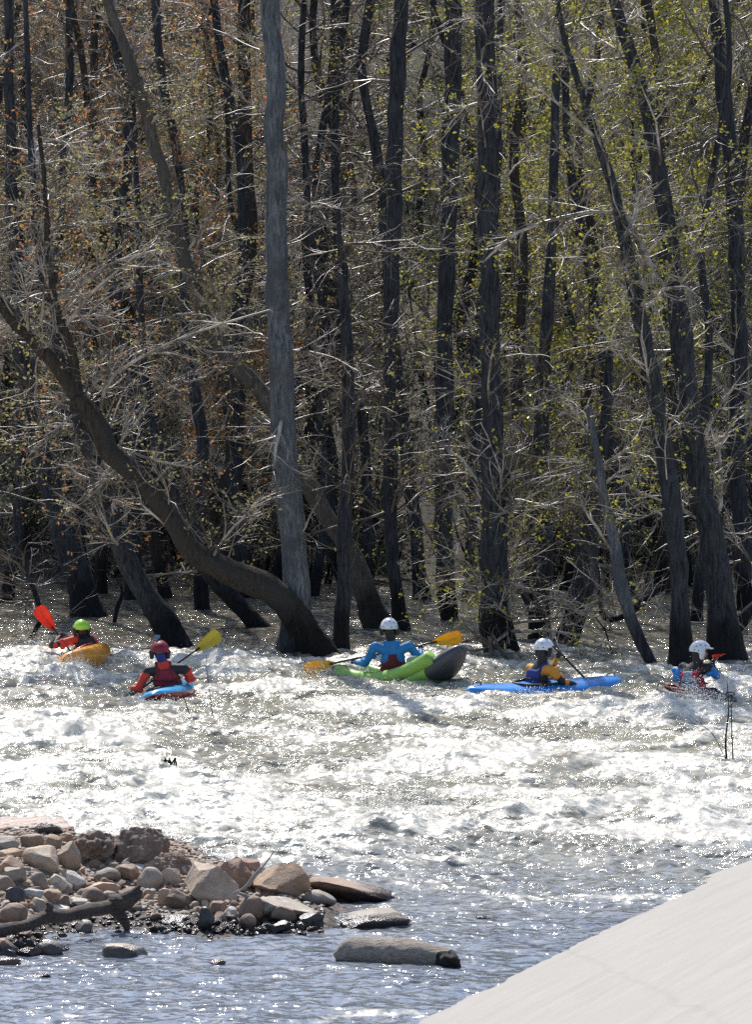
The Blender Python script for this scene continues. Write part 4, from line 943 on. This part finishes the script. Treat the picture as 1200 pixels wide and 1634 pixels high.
def remesh(name, prims, voxel, root, parent=None, smooth=3):
    """prims: list of (V, Q, T, material, test-centre line p0, p1, r). One continuous skin over all of them; faces take the material of the nearest piece"""
    ac = Acc()
    for p in prims: ac.add(p[0], p[1], p[2])
    off = A(*root.location); me = ac.mesh(name + '_raw', [], True, off); o = bpy.data.objects.new('tmp', me); COL.objects.link(o)
    md = o.modifiers.new('r', 'REMESH'); md.mode = 'VOXEL'; md.voxel_size = voxel
    if smooth: ms = o.modifiers.new('s', 'SMOOTH'); ms.factor = 0.5; ms.iterations = smooth
    dg = bpy.context.evaluated_depsgraph_get(); me2 = bpy.data.meshes.new_from_object(o.evaluated_get(dg)); bpy.data.objects.remove(o); bpy.data.meshes.remove(me)
    mats = []
    for p in prims:
        if p[3] not in mats: mats.append(p[3])
    me2.materials.clear()
    for m in mats: me2.materials.append(m)
    nf = len(me2.polygons); c = np.empty(nf * 3); me2.polygons.foreach_get('center', c); c = c.reshape(-1, 3) + off
    best = np.full(nf, 1e9); idx = np.zeros(nf, int)
    for p in prims:
        a, b, r = A(*p[4]), A(*p[5]), p[6]; ab = b - a; t = np.clip(((c - a) @ ab) / max(ab @ ab, 1e-9), 0, 1)
        d = np.linalg.norm(c - a - t[:, None] * ab, axis=1) - r
        k = d < best; best[k] = d[k]; idx[k] = mats.index(p[3])
    me2.polygons.foreach_set('material_index', idx.astype(np.int32)); me2.polygons.foreach_set('use_smooth', np.ones(nf, bool)); me2.name = name
    me2.update(); return link(name, me2, parent or root)
def CP(p0, p1, r0, r1, m, wide=None, f0=1.0, f1=1.0):
    V, Q, T = capsule(p0, p1, r0, r1, wide, f0, f1); return (V, Q, T, m, p0, p1, (r0 + r1) / 2)
def EL(c, r, m, U=None):
    V, T = ellip(c, r, U); return (V, None, T, m, c, c, sum(r) / 3)

def hand(prims, wrist, grip, s, m, side=1):
    """five fingers closed round the shaft direction s at grip"""
    wrist = A(*wrist); grip = A(*grip); s = nrm(A(*s)); f = nrm(grip - wrist); f = nrm(f - s * (f @ s)); n = np.cross(s, f)
    palm = grip - f * 0.022; prims.append(CP(wrist, palm, .024, .022, m, s, 1.2, 1.75))
    for i, (L, rr) in enumerate(((.9, .0085), (1.0, .009), (.95, .0088), (.75, .0075))):
        o = s * (i - 1.5) * 0.021; r = 0.026
        pts = [palm + o * .9 + n * .010, grip + o + (-f * math.cos(R(95)) + n * math.sin(R(95))) * r, grip + o + (-f * math.cos(R(165)) + n * math.sin(R(165))) * r, grip + o + (-f * math.cos(R(165 + 60 * L)) + n * math.sin(R(165 + 60 * L))) * r]
        for a, b in zip(pts[:-1], pts[1:]): prims.append(CP(a, b, rr * 1.1, rr, m))
    a = palm - s * side * 0.035; b = grip - s * side * 0.03 - n * .022; c = grip - s * side * 0.012 + f * .010 - n * .022
    prims.append(CP(a, b, .012, .0105, m)); prims.append(CP(b, c, .0105, .009, m))

def paddler(label, D, J, mats, helm, face=(0, 1, 0), vest=None, tip=None, shaft=None, skirt=True, helmet_r=.145, cam_=None, group=None, relax=(), visor=False, marks=(), legs=None):
    """J: joints as photo column,row,depth offset. mats: dict up, fore, torso, neck"""
    P = {k: A(*W(v[0], v[1], D + v[2])) for k, v in J.items()}
    base = P['hip'].copy(); root = empty('person', base, label, 'person', group)
    fd = nrm(A(*face)); sidev = nrm(P['sr'] - P['sl']); upv = nrm(P['neck'] - P['hip']); fw = nrm(np.cross(upv, sidev)); 
    hipw = nrm(sidev * A(1, 1, 0)); hl, hr = P['hip'] - hipw * .11, P['hip'] + hipw * .11
    head = P['head']; hf = fd; hs = nrm(np.cross(hf, A(0, 0, 1))); hu = np.cross(hs, hf)
    U = [hs, hf, hu]
    # bare body: one continuous skin
    b = [EL(head + hu * .02, (.076, .095, .10), SKIN, U), EL(head + hf * .03 - hu * .055, (.055, .06, .06), SKIN, U),
         CP(P['neck'] - upv * .03, head - hu * .05, .058, .052, SKIN), CP(head + hf * .088 - hu * .005, head + hf * .108 - hu * .035, .010, .014, SKIN),
         CP(head + hf * .080 - hu * .063 - hs * .018, head + hf * .080 - hu * .063 + hs * .018, .009, .009, SKIN),
         CP(head + hs * .074 + hu * .02, head + hs * .078 - hu * .03, .014, .009, SKIN, hf, 1.4, 1.2), CP(head - hs * .074 + hu * .02, head - hs * .078 - hu * .03, .014, .009, SKIN, hf, 1.4, 1.2),
         CP(P['hip'], P['chest'], .115, .125, SKIN, sidev, 1.25, 1.3), CP(P['chest'], P['neck'] - upv * .03, .12, .07, SKIN, sidev, 1.35, 1.2)]
    for s_, sh, el, wr, gr in (('l', 'sl', 'el', 'wl', 'gl'), ('r', 'sr', 'er', 'wr', 'gr')):
        b += [CP(P['chest'] + upv * .06, P[sh], .07, .058, SKIN), CP(P[sh], P[el], .050, .040, SKIN), CP(P[el], P[wr], .040, .027, SKIN)]
        sv = shaft[s_] if isinstance(shaft, dict) else shaft
        hand(b, P[wr], P[gr], sv, GLOVE, 1 if s_ == 'l' else -1)
    for h0, k in ((hl, -1), (hr, 1)):
        ld = nrm(A(*(legs or face)) * A(1, 1, 0)); kn = h0 + ld * .30 + A(0, 0, .03) - hipw * k * .02; an = h0 + ld * .58 + A(0, 0, -.09) - hipw * k * .04
        b += [CP(h0, kn, .080, .058, mats['torso']), CP(kn, an, .055, .036, mats['torso']), CP(an, an + ld * .05 + A(0, 0, .08), .034, .026, BLACK)]
    remesh('body', b, 0.0075, root, None, 2)
    # drysuit / jacket
    g = [CP(P['hip'] - A(0, 0, .02), P['chest'], .135, .145, mats['torso'], sidev, 1.22, 1.28), CP(P['chest'], P['neck'] - upv * .05, .14, .085, mats['torso'], sidev, 1.4, 1.2),
         CP(P['neck'] - upv * .06, P['neck'] + upv * .015, .075, .066, mats.get('neck', BLACK))]
    for s_, sh, el, wr in (('l', 'sl', 'el', 'wl'), ('r', 'sr', 'er', 'wr')):
        a, c, w = P[sh], P[el], P[wr]; m1 = a + (c - a) * .5; m2 = c + (w - c) * .5
        um = mats.get('up' + s_, mats['up']); fm = mats.get('fore' + s_, mats['fore'])
        g += [CP(P['chest'] + upv * .07, a, .085, .074, mats.get('yoke', um)), CP(a, m1, .070, .061, um), CP(m1, c, .060, .053, mats.get('elb', um)), CP(c, m2, .053, .046, mats.get('elb', fm)), CP(m2, w, .045, .036, fm), CP(w, w + nrm(w - m2) * .01, .042, .040, BLACK)]
    rg = np.random.default_rng(int(base[0] * 100) % 999)
    for s_, sh, el, wr in (('l', 'sl', 'el', 'wl'), ('r', 'sr', 'er', 'wr')):       # folds of cloth round the elbows
        for _ in range(5):
            q = P[el] + (P[sh] - P[el]) * rg.uniform(-.1, .8) + rg.normal(size=3) * .022; dd = nrm(rg.normal(size=3)); um = mats.get('up' + s_, mats['up'])
            g.append(CP(q - dd * .05, q + dd * .05, .042, .040, um))
    remesh('drysuit', g, 0.010, root, None, 2)
    # buoyancy vest
    if vest:
        vb, vs, vt = vest; lo = P['hip'] + (P['chest'] - P['hip']) * .35; hi = P['chest'] + upv * .04
        bk = -fw * .085; v = [CP(lo + bk, hi + bk, .068, .064, vb, sidev, 2.2, 2.1), CP(lo - bk, hi - bk, .075, .07, vs, sidev, 2.0, 1.8),
                              CP(lo - sidev * .155, hi - sidev * .13, .055, .04, vs, fw, 1.8, 1.5), CP(lo + sidev * .155, hi + sidev * .13, .055, .04, vs, fw, 1.8, 1.5)]
        for k in (-1, 1):
            a = hi + bk * 1.1 + sidev * k * .085; c = P['neck'] - upv * .01 + sidev * k * .09 - upv * .015; e_ = hi - bk * 1.1 + sidev * k * .085
            v += [CP(a, c, .032, .026, vt, sidev, 1.4, 1.3), CP(c, e_, .026, .032, vt, sidev, 1.3, 1.4)]
        vo = remesh('buoyancy_vest', v, 0.011, root, None, 2)
        ac = Acc()
        wc = lo + upv * .06
        a_ = np.linspace(0, 2 * math.pi, 33); pts = np.stack([wc + sidev * math.cos(t) * .222 + fw * math.sin(t) * .170 for t in a_])
        V_, Q_, _ = tubes(pts[None], np.full((1, 33), .011), 6); ac.add(V_, Q_); wmesh('waist_belt', ac, [BLACK], root, vo)
        if marks:
            for (mu, mv, ww, hh_, mm) in marks:
                cpt = (lo + hi) / 2 - fw * .158 + sidev * mu + upv * mv; ac = Acc()
                V_, Q_, T_ = capsule(cpt - sidev * ww, cpt + sidev * ww, hh_, hh_, sidev); ac.add(V_, Q_, T_); wmesh('vest_patch', ac, [mm], root, vo)
    # spray skirt
    if skirt:
        ac = Acc(); v_, q_, t_ = capsule(P['hip'] + A(0, 0, -.03), P['hip'] + A(0, 0, .07), .24, .15, hipw, .95, 1.05); ac.add(v_, q_, t_); wmesh('spray_skirt', ac, [BLACK], root)
    # helmet: shell with rim, ear pads, holes
    n = 24; V = []; rings = 11
    for i in range(rings):
        a = math.pi / 2 * (i / (rings - 1)) * 1.22
        for j in range(n):
            t = 2 * math.pi * j / n; x, y, z = math.sin(a) * math.cos(t), math.sin(a) * math.sin(t), math.cos(a)
            cut = .25 if y > .2 else (-.15 if y < -.3 else -.35); zz = max(z, cut * min(1, (i / 9)) if z < cut else z)
            r_ = helmet_r; V.append(head + hu * .025 + hs * x * r_ * .93 + hf * y * r_ * 1.12 + hu * zz * r_ * 1.0)
    V = np.array(V); V2 = head + hu * .02 + (V - head - hu * .02) * .90; Q = []
    for i in range(rings - 1):
        for j in range(n):
            j2 = (j + 1) % n; a0, a1, a2, a3 = i * n + j, i * n + j2, (i + 1) * n + j2, (i + 1) * n + j
            Q.append((a0, a3, a2, a1)); Q.append(tuple(k + rings * n for k in (a0, a1, a2, a3)))
    for j in range(n): j2 = (j + 1) % n; e0 = (rings - 1) * n; Q.append((e0 + j, e0 + rings * n + j, e0 + rings * n + j2, e0 + j2))
    ac = Acc(); ac.add(np.concatenate([V, V2]), Q); ho = wmesh('helmet', ac, [helm], root)
    for k in (-1, 1):
        ac = Acc(); c = head + hs * k * helmet_r * .80 - hu * .045 - hf * .01; v_, q_, t_ = capsule(c + hu * .05, c - hu * .035, .042, .030, hf, 1.15, 1.0); ac.add(v_, q_, t_); wmesh('ear_pad', ac, [helm if helm is WHITE and visor else BLACK], root, ho)
    for (ax, az) in ((-.5, .55), (0, .62), (.5, .55), (-.72, .1), (.72, .1), (.15, .05)):
        dv = nrm(hs * ax - hf * .75 + hu * az) if not visor else nrm(-hf * ax * .9 - A(0, 1, 0) * .8 + hu * az * .9)
        c = head + hu * .025 + (hs * (dv @ hs) * .93 + hf * (dv @ hf) * 1.12 + hu * (dv @ hu)) * helmet_r * .985
        ac = Acc(); tv = nrm(np.cross(dv, hu)); v_, q_, t_ = capsule(c - tv * .008, c + tv * .008, .0065, .0065); ac.add(v_, q_, t_)
        if helm is not LIMEH: wmesh('vent', ac, [BLACK], root, ho)
    if visor:
        ac = Acc(); c = head + hf * helmet_r * 1.02 + hu * .060; v_, q_, t_ = capsule(c - hs * .085, c + hs * .085, .012, .012, hf, 2.6, 2.6); ac.add(v_, q_, t_); wmesh('visor', ac, [helm], root, ho)
        for k in (-1, 1):
            ac = Acc(); v_, t_ = ellip(head + hf * .083 + hs * k * .032 + hu * .012, (.012,) * 3); ac.add(v_, None, t_); wmesh('eye', ac, [BLACK], root)
        ac = Acc(); v_, q_, t_ = capsule(head - hu * .02 - hf * .03, P['neck'] + upv * .0, .085, .075); ac.add(v_, q_, t_); wmesh('neoprene_hood', ac, [BLACK], root)
    else:
        ac = Acc(); v_, q_, t_ = capsule(head - hu * .03 - hf * .02, P['neck'] + upv * .01, .080, .072); ac.add(v_, q_, t_); wmesh('neoprene_hood', ac, [mats.get('hood', BLACK)], root)
    if cam_:
        c = head + hu * (.025 + helmet_r + .035) + hs * cam_[0] + hf * .02
        ac = Acc(); v_, q_, t_ = capsule(c - hu * .05, c - hu * .01, .014, .012); ac.add(v_, q_, t_)
        V_ = np.array([[x, y, z] for x in (-1, 1) for y in (-1, 1) for z in (-1, 1)], float); V_ = c + hu * .012 + V_[:, :1] * hs * .034 + V_[:, 1:2] * hf * .016 + V_[:, 2:] * hu * .024
        ac.add(V_, [(0, 1, 3, 2), (4, 6, 7, 5), (0, 4, 5, 1), (2, 3, 7, 6), (0, 2, 6, 4), (1, 5, 7, 3)])
        V_, Q_, T_ = capsule(c + hu * .012 + hf * .014, c + hu * .012 + hf * .03, .015, .015); ac.add(V_, Q_, T_)
        wmesh('action_camera', ac, [cam_[1]], root, ho, False)
    return root

def paddle(label, D, a, b, ma, mb, sa, sb, normal=(0, -1, .15), La=.47, wa=.098, shaftm=None, bend=0.0):
    """a, b: tips in photo pixels + depth"""
    pa, pb = A(*W(a[0], a[1], D + a[2])), A(*W(b[0], b[1], D + b[2])); root = empty('kayak_paddle', (pa + pb) / 2, label, 'paddle')
    ax = nrm(pb - pa)
    sh0, sh1 = pa + ax * (La - .10), pb - ax * (La - .10); P, r = resample([tuple(sh0), tuple((sh0 + sh1) / 2), tuple(sh1)], [.0155] * 3, 12)
    v, q, t = tubes(P[None], r[None], 10, True); ac = Acc(); ac.add(v, q, t); wmesh('shaft', ac, [shaftm or BLACK], root)
    for tip, d, m_, sm in ((pa, -ax, ma, sa), (pb, ax, mb, sb)):
        n0 = nrm(A(*normal) - d * (A(*normal) @ d)); w = np.cross(d, n0); K = 17; rows = []
        for i in range(K):
            t = i / (K - 1); x = -La + La * t; hw = wa * (math.sin(min(1, t * 1.05) ** 0.85 * math.pi * .60) ** 1.0) * (1 - .0 * t)
            if t > .86: hw = wa * (math.sin((.86 * 1.05) ** .85 * math.pi * .6)) * math.sqrt(max(0, 1 - ((t - .86) / .14) ** 2)) 
            hw = max(hw, .012 if t < .5 else .004)
            rows.append([tip + d * x + w * hw * u + n0 * (-.018 * (1 - u * u) + .02 * math.sin(t * 3.0)) for u in np.linspace(-1, 1, 9)])
        V1_ = np.array(rows).reshape(-1, 3); V2_ = V1_ + n0 * .006; Q = []
        for i in range(K - 1):
            for j in range(8): a0 = i * 9 + j; Q += [(a0, a0 + 1, a0 + 10, a0 + 9), tuple(k + K * 9 for k in (a0, a0 + 9, a0 + 10, a0 + 1))]
        for i in range(K - 1): Q += [(i * 9, (i + 1) * 9, (i + 1) * 9 + K * 9, i * 9 + K * 9), (i * 9 + 8, i * 9 + 8 + K * 9, (i + 1) * 9 + 8 + K * 9, (i + 1) * 9 + 8)]
        for j in range(8): Q += [(j, j + K * 9, j + 1 + K * 9, j + 1), ((K - 1) * 9 + j, (K - 1) * 9 + j + 1, (K - 1) * 9 + j + 1 + K * 9, (K - 1) * 9 + j + K * 9)]
        ac = Acc(); ac.add(np.concatenate([V1_, V2_]), Q); bo = wmesh('blade', ac, [m_], root)
        ac = Acc(); v_, q_, t_ = capsule(tip - d * (La - .01) - n0 * .012, tip - d * .09 - n0 * .010, .015, .008, w, 1, 1.0); ac.add(v_, q_, t_); wmesh('spine', ac, [sm], root, bo)
    return root

def kayak(label, loc, yaw, pitch, roll, L, Wd, top, bot, md, mh, rock_=0.16, endp=2.6, fat=0.9, seat=0.0, rimm=None, group=None, inflat=False, seam=0.15, bulge=0.0):
    """x = towards the bow"""
    root = empty('kayak', loc, label, 'kayak', group); root.rotation_mode = 'XYZ'
    root.rotation_euler = (Matrix.Rotation(R(yaw), 3, 'Z') @ Matrix.Rotation(R(pitch), 3, 'Y') @ Matrix.Rotation(R(roll), 3, 'X')).to_euler()
    K = 41; S = 17
    def ring(t, lo, hi, k=1.0):
        e_ = abs(t); w = Wd / 2 * max(1e-3, 1 - e_ ** endp) ** .62; zt = top * (1 - .45 * e_ ** 1.6) * max(.02, 1 - e_ ** 14) ** .5; zb = -bot * (1 - .75 * e_ ** 2.0) * max(.02, 1 - e_ ** 14) ** .5; rk = rock_ * e_ ** 2.2
        if inflat: zt = top * (1 - .08 * e_ ** 2) * max(.02, 1 - e_ ** 10) ** .5; zb = -bot * (1 - .1 * e_ ** 2) * max(.02, 1 - e_ ** 10) ** .5; w = Wd / 2 * max(1e-3, 1 - e_ ** 5) ** .5 * (1 - .35 * e_ ** 2); 
        out = []
        for a in np.linspace(lo, hi, S):
            c, s_ = math.cos(a), math.sin(a); y = w * math.copysign(abs(c) ** fat, c); z = (zt if s_ > 0 else zb) * (s_ * s_) ** (fat / 2) * (1 if s_ > 0 else -1) * (1 if s_ > 0 else -1)
            z = (zt * abs(s_) ** fat) if s_ > 0 else (zb * abs(s_) ** fat)
            out.append((t * L / 2, y * k, z * k + rk))
        return out
    def part(name, lo, hi, m_, t0=-1, t1=1, k=1.0, parent=None):
        V = np.array([ring(t, lo, hi, k) for t in np.linspace(t0, t1, K)]).reshape(-1, 3); Q = []
        for i in range(K - 1):
            for j in range(S - 1): a0 = i * S + j; Q.append((a0, a0 + 1, a0 + S + 1, a0 + S))
        return link(name, mesh_np(name, V, Q, None, True, [m_]), parent or root)
    part('hull', math.pi - seam, 2 * math.pi + seam, mh); dk = part('deck', seam, math.pi - seam, md)
    if inflat:
        part('end_cover', -math.pi, math.pi, DGREY, -1.0, -.64, 1.035); part('end_cover', -math.pi, math.pi, DGREY, .66, 1.0, 1.035)
        for s_ in (-1, 1):                                   # the two side tubes
            P = np.array([(t * L / 2, s_ * Wd / 2 * .80 * (1 - .45 * abs(t) ** 2.4), top * .80 + rock_ * abs(t) ** 2.2 - .0) for t in np.linspace(-.72, .74, 24)]); v, q, t_ = tubes(P[None], np.full((1, 24), top * .62), 14, True); ac = Acc(); ac.add(v, q, t_); link('side_tube', ac.mesh('side_tube', [mh]), root)
        P = np.array([(t * L / 2, -Wd / 2 * .80 * (1 - .45 * abs(t) ** 2.4) - top * .52, top * 1.10 + rock_ * abs(t) ** 2.2 + .01) for t in np.linspace(-.62, .70, 24)]); v, q, t_ = tubes(P[None], np.full((1, 24), .007), 6, True); ac = Acc(); ac.add(v, q, t_); link('piping', ac.mesh('piping', [BLACK]), root)
        ac = Acc(); v_, q_, t_ = capsule((-.32, 0, top * .9), (-.34, 0, top * 2.1), .05, .045, (0, 1, 0), 3.6, 3.4); ac.add(v_, q_, t_); link('backrest', ac.mesh('backrest', [PGREY]), root)
    else:
        a_ = np.linspace(0, 2 * math.pi, 37); P = np.array([(seat + math.cos(t) * .40, math.sin(t) * Wd * .33, top * (1.0 if abs(math.sin(t)) < .5 else .97) + .0) for t in a_])
        v, q, _ = tubes(P[None], np.full((1, 37), .020), 8); ac = Acc(); ac.add(v, q); link('cockpit_rim', ac.mesh('cockpit_rim', [rimm or BLACK]), root)
    for s_ in (-1, 1):
        x = s_ * L / 2 * .86; z = top * .62 + rock_ * .72; P, r = resample([(x - .07, 0, z), (x - .05, 0, z + .035), (x + .05, 0, z + .035), (x + .07, 0, z)], [.009] * 4, 12); v, q, t_ = tubes(P[None], r[None], 6, True); ac = Acc(); ac.add(v, q, t_); link('grab_handle', ac.mesh('grab_handle', [BLACK]), root)
    return root

def at(px, py, D, z=None):
    p = W(px, py, D); 
    if z is not None: p.z = z
    return p
# 1 lime helmet, leaning hard left in an orange kayak --------------------------------
D1 = 68.9
kayak('short orange kayak tipped steeply to the left, its domed side towards the viewer', at(133, 1055, D1 - .1), 80, 2, -35, 2.1, .80, .17, .28, ORANGE, ORANGE, .10, rimm=REDP, seat=-.05)
paddler('kayaker in lime green helmet and red and black drysuit leaning far to the left', D1,
        {'hip': (143, 1040, .05), 'chest': (136, 1025, .05), 'neck': (132, 1014, .02), 'head': (130, 1004, 0), 'sl': (119, 1021, -.02), 'sr': (150, 1024, .1), 'el': (84, 1029, .0), 'wl': (95, 1017, .22), 'gl': (99, 1013, .26),
         'er': (146, 1040, .3), 'wr': (128, 1040, .42), 'gr': (121, 1036, .45)}, {'up': FRED, 'fore': FBLK, 'torso': FBLK, 'elb': FBLK, 'upr': FBLK, 'yoke': FRED, 'neck': BLACK}, LIMEH,
        face=(-.35, .9, 0), vest=(FBLK, FBLK, FBLK), shaft=nrm(A(60, 0, 87) * A(1, 1, -1)), helmet_r=.135)
paddle('paddle with a translucent red blade held up over the tipped orange kayak', D1, (59, 968, .3), (152, 1092, .6), BRED, BRED, SPINE['r'], SPINE['r'], La=.50, wa=.115)
# 2 magenta helmet, light blue and red kayak ---------------------------------------
D2 = 63.6
kayak('light blue kayak with a dark red hull seen from its stern, under the red drysuit', at(266, 1110, D2 + .15), 84, 1, -15, 2.3, .76, .15, .17, LBLUE, DRED, .10, rimm=BLACK, seat=.0, seam=.02)
paddler('kayaker in magenta helmet and red drysuit with crimson vest, seen from behind', D2,
        {'hip': (268, 1096, .12), 'chest': (264, 1074, .08), 'neck': (259, 1054, .06), 'head': (255, 1040, .04), 'sl': (236, 1071, .06), 'sr': (294, 1067, .06), 'el': (221, 1097, .02), 'wl': (202, 1111, .10), 'gl': (197, 1116, .14),
         'er': (306, 1083, .20), 'wr': (292, 1072, .40), 'gr': (289, 1066, .43)}, {'up': FRED, 'fore': STEEL, 'torso': FRED, 'forel': STEEL, 'yoke': FBLK, 'neck': FNAVY, 'hood': FNAVY}, MAGH,
        face=(-.18, 1, 0), vest=(FCRIM, FCRIM, FDK), shaft=nrm(A(-150, 0, -103)), helmet_r=.148, cam_=(-.03, C_('blue_camera_case', (0.02, 0.16, 0.34), .3)), marks=((0.0, .06, .018, .007, LGREY),))
paddle('paddle with a mustard yellow blade held out to the right of the magenta helmet', D2, (352, 1010, .40), (166, 1140, .20), BMUS, BMUS, SPINE['m'], SPINE['m'], La=.47, wa=.105)
# 3 blue jacket in the green inflatable ---------------------------------------------
D3 = 66.3
kayak('lime green inflatable kayak with raised dark grey ends and a pale deck', at(640, 1096, D3 - .05), 135, 10, 0, 2.75, .86, .19, .16, PGREY, LIMER, .42, inflat=True, fat=.85)
paddler('kayaker in white helmet and blue jacket with a dark red vest, paddling away', D3,
        {'hip': (629, 1078, .08), 'chest': (627, 1050, .04), 'neck': (624, 1021, .02), 'head': (621, 1003, 0), 'sl': (598, 1031, .0), 'sr': (654, 1030, .0), 'el': (583, 1059, .12), 'wl': (569, 1057, .36), 'gl': (564, 1056, .42),
         'er': (671, 1056, .12), 'wr': (672, 1037, .40), 'gr': (671, 1031, .44)}, {'up': FBLUE, 'fore': FBLUE, 'torso': FBLUE, 'neck': FBLUE}, WHITE,
        face=(-.05, 1, 0), vest=(FDK, FDK, FBLUE), shaft=nrm(A(248, 0, 55)), skirt=False, marks=((.06, .09, .004, .018, LGREY),))
paddle('paddle with two yellow orange blades held across the green inflatable', D3, (485, 1068, .42), (738, 1015, .46), BYEL, BYEL, SPINE['y'], SPINE['y'], La=.50, wa=.103)
# 4 orange and black jacket, blue kayak side on --------------------------------------
D4 = 64.4
kayak('long blue kayak lying side on, its bow to the right beyond the orange sleeve', at(868, 1107, D4), 27, -1, 6, 2.62, .66, .19, .16, MBLUE, BLUE, .12, seat=-.10, endp=3.0)
paddler('kayaker in white helmet and orange jacket with navy vest, reaching forward to the right', D4,
        {'hip': (855, 1098, 0), 'chest': (857, 1078, 0), 'neck': (866, 1055, .0), 'head': (868, 1036, 0), 'sl': (846, 1066, .18), 'sr': (878, 1068, -.14), 'el': (878, 1080, .5), 'wl': (888, 1050, .62), 'gl': (891, 1045, .64),
         'er': (899, 1088, -.10), 'wr': (929, 1095, .12), 'gr': (940, 1092, .20)}, {'up': FORN, 'fore': FORN, 'torso': FBLK, 'elb': FBLK, 'neck': FORN}, WHITE,
        legs=(.89, .45, 0), face=(.75, .75, 0), vest=(FNAVY, FBLK, FNAVY), shaft=nrm(A(60, 0, -58)), cam_=(0, BLACK))
paddle('black shafted paddle with its dark blade up behind the helmet of the kayaker in orange', D4, (866, 1012, .75), (985, 1136, .10), BDRK, BDRK, SPINE['d'], REDP, La=.40, wa=.085, normal=(.9, -.5, .2))
ac = Acc(); v_, q_, t_ = capsule(W(935, 1094, D4 + .15), W(955, 1098, D4 + .12), .062, .07); 
# 5 red and blue, splashing at the right ------------------------------------------------
D5 = 63.4
kayak('dark grey kayak half buried in white water at the right', at(1110, 1116, D5 - .1), -36, 3, 0, 1.35, .60, .15, .15, DGREY, DGREY, .05, rimm=DRED, seat=-.1)
paddler('kayaker in white peaked helmet and red and blue vest, turned to the right in spray', D5,
        {'hip': (1106, 1104, 0), 'chest': (1103, 1080, 0), 'neck': (1114, 1057, 0), 'head': (1117, 1040, 0), 'sl': (1090, 1064, .12), 'sr': (1131, 1066, -.08), 'el': (1079, 1084, .10), 'wl': (1098, 1082, .42), 'gl': (1104, 1080, .46),
         'er': (1144, 1079, -.08), 'wr': (1137, 1060, .10), 'gr': (1138, 1055, .14)}, {'up': C_('bright_blue_sleeve', (0.01, 0.20, 0.62), .6), 'fore': FBLK, 'torso': FBLK, 'yoke': FBLK, 'neck': BLACK}, WHITE,
        face=(.93, .25, -.05), vest=(FGREY, FBRED, FBRED), shaft=nrm(A(28, 60, 22)), visor=True, legs=(.72, -.69, 0))
paddle('paddle with a bright red grip end held near the face of the right hand kayaker', D5, (1150, 1044, -.30), (1100, 1086, 1.45), BRED, BRED, SPINE['r'], SPINE['r'], La=.35, wa=.09, normal=(0, -.3, 1))

# ================================================================ SPRAY thrown up by the rapids
m, nt, bs = mat('white_spray'); bs.inputs['Base Color'].default_value = (.86, .86, .84, 1); bs.inputs['Roughness'].default_value = .25; bs.inputs['IOR'].default_value = 1.33
SPR = [(640, 1312, .55, .9, .28, 1500), (1100, 1108, .34, .25, .20, 1500), (1150, 1118, .2, .2, .10, 400), (340, 1046, .45, .8, .15, 700), (50, 1045, .5, .6, .18, 900), (510, 1072, .4, .3, .10, 500), (585, 1068, .22, .2, .10, 350),
       (210, 1112, .22, .25, .08, 300), (720, 1095, .3, .2, .06, 250), (860, 1108, .5, .3, .07, 450), (1150, 1290, .5, 1.0, .12, 500), (120, 1062, .35, .3, .07, 400), (1180, 1090, .35, .6, .1, 350), (265, 1116, .3, .2, .05, 250)]
SPR += [(130, 1066, .5, .35, .09, 500), (266, 1117, .5, .3, .07, 500), (640, 1100, .8, .35, .08, 700), (800, 1118, .5, .3, .06, 400), (950, 1106, .6, .3, .07, 500), (1120, 1122, .5, .35, .14, 800)]
for _ in range(70): SPR.append((RNG.uniform(0, 1200), RNG.uniform(1050, 1340), .5, .6, .05, 60))
Vs = []; Ts = []; nv = 0; V0 = np.array([(1, 0, 0), (-1, 0, 0), (0, 1, 0), (0, -1, 0), (0, 0, 1), (0, 0, -1)], float); T0 = np.array([(0, 2, 4), (2, 1, 4), (1, 3, 4), (3, 0, 4), (2, 0, 5), (1, 2, 5), (3, 1, 5), (0, 3, 5)])
for (px, py, sx, sy_, sz_, n) in SPR:
    d0 = DG(py + 8); c = A((px - 600) / F * d0, d0, 0); p = c + RNG.normal(size=(n, 3)) * A(sx * .5, sy_ * .5, 0)
    hw_, _m = water_h(p[:, 0], p[:, 1]); u = RNG.random(n); p[:, 2] = hw_ + np.abs(RNG.normal(size=n)) * sz_ * np.exp(-((p[:, 0] - c[0]) / sx) ** 2)
    r = RNG.uniform(.0025, .0085, n) * (1 - .3 * u)
    Vs.append((V0[None] * r[:, None, None] * RNG.uniform(.7, 1.5, (n, 1, 3)) + p[:, None]).reshape(-1, 3)); Ts.append((T0[None] + (nv + np.arange(n) * 6)[:, None, None]).reshape(-1, 3)); nv += n * 6
tag(link('spray', mesh_np('spray', np.concatenate(Vs), None, np.concatenate(Ts), True, [m])), 'white droplets of spray flying above the rapids', 'spray', None, 'stuff')
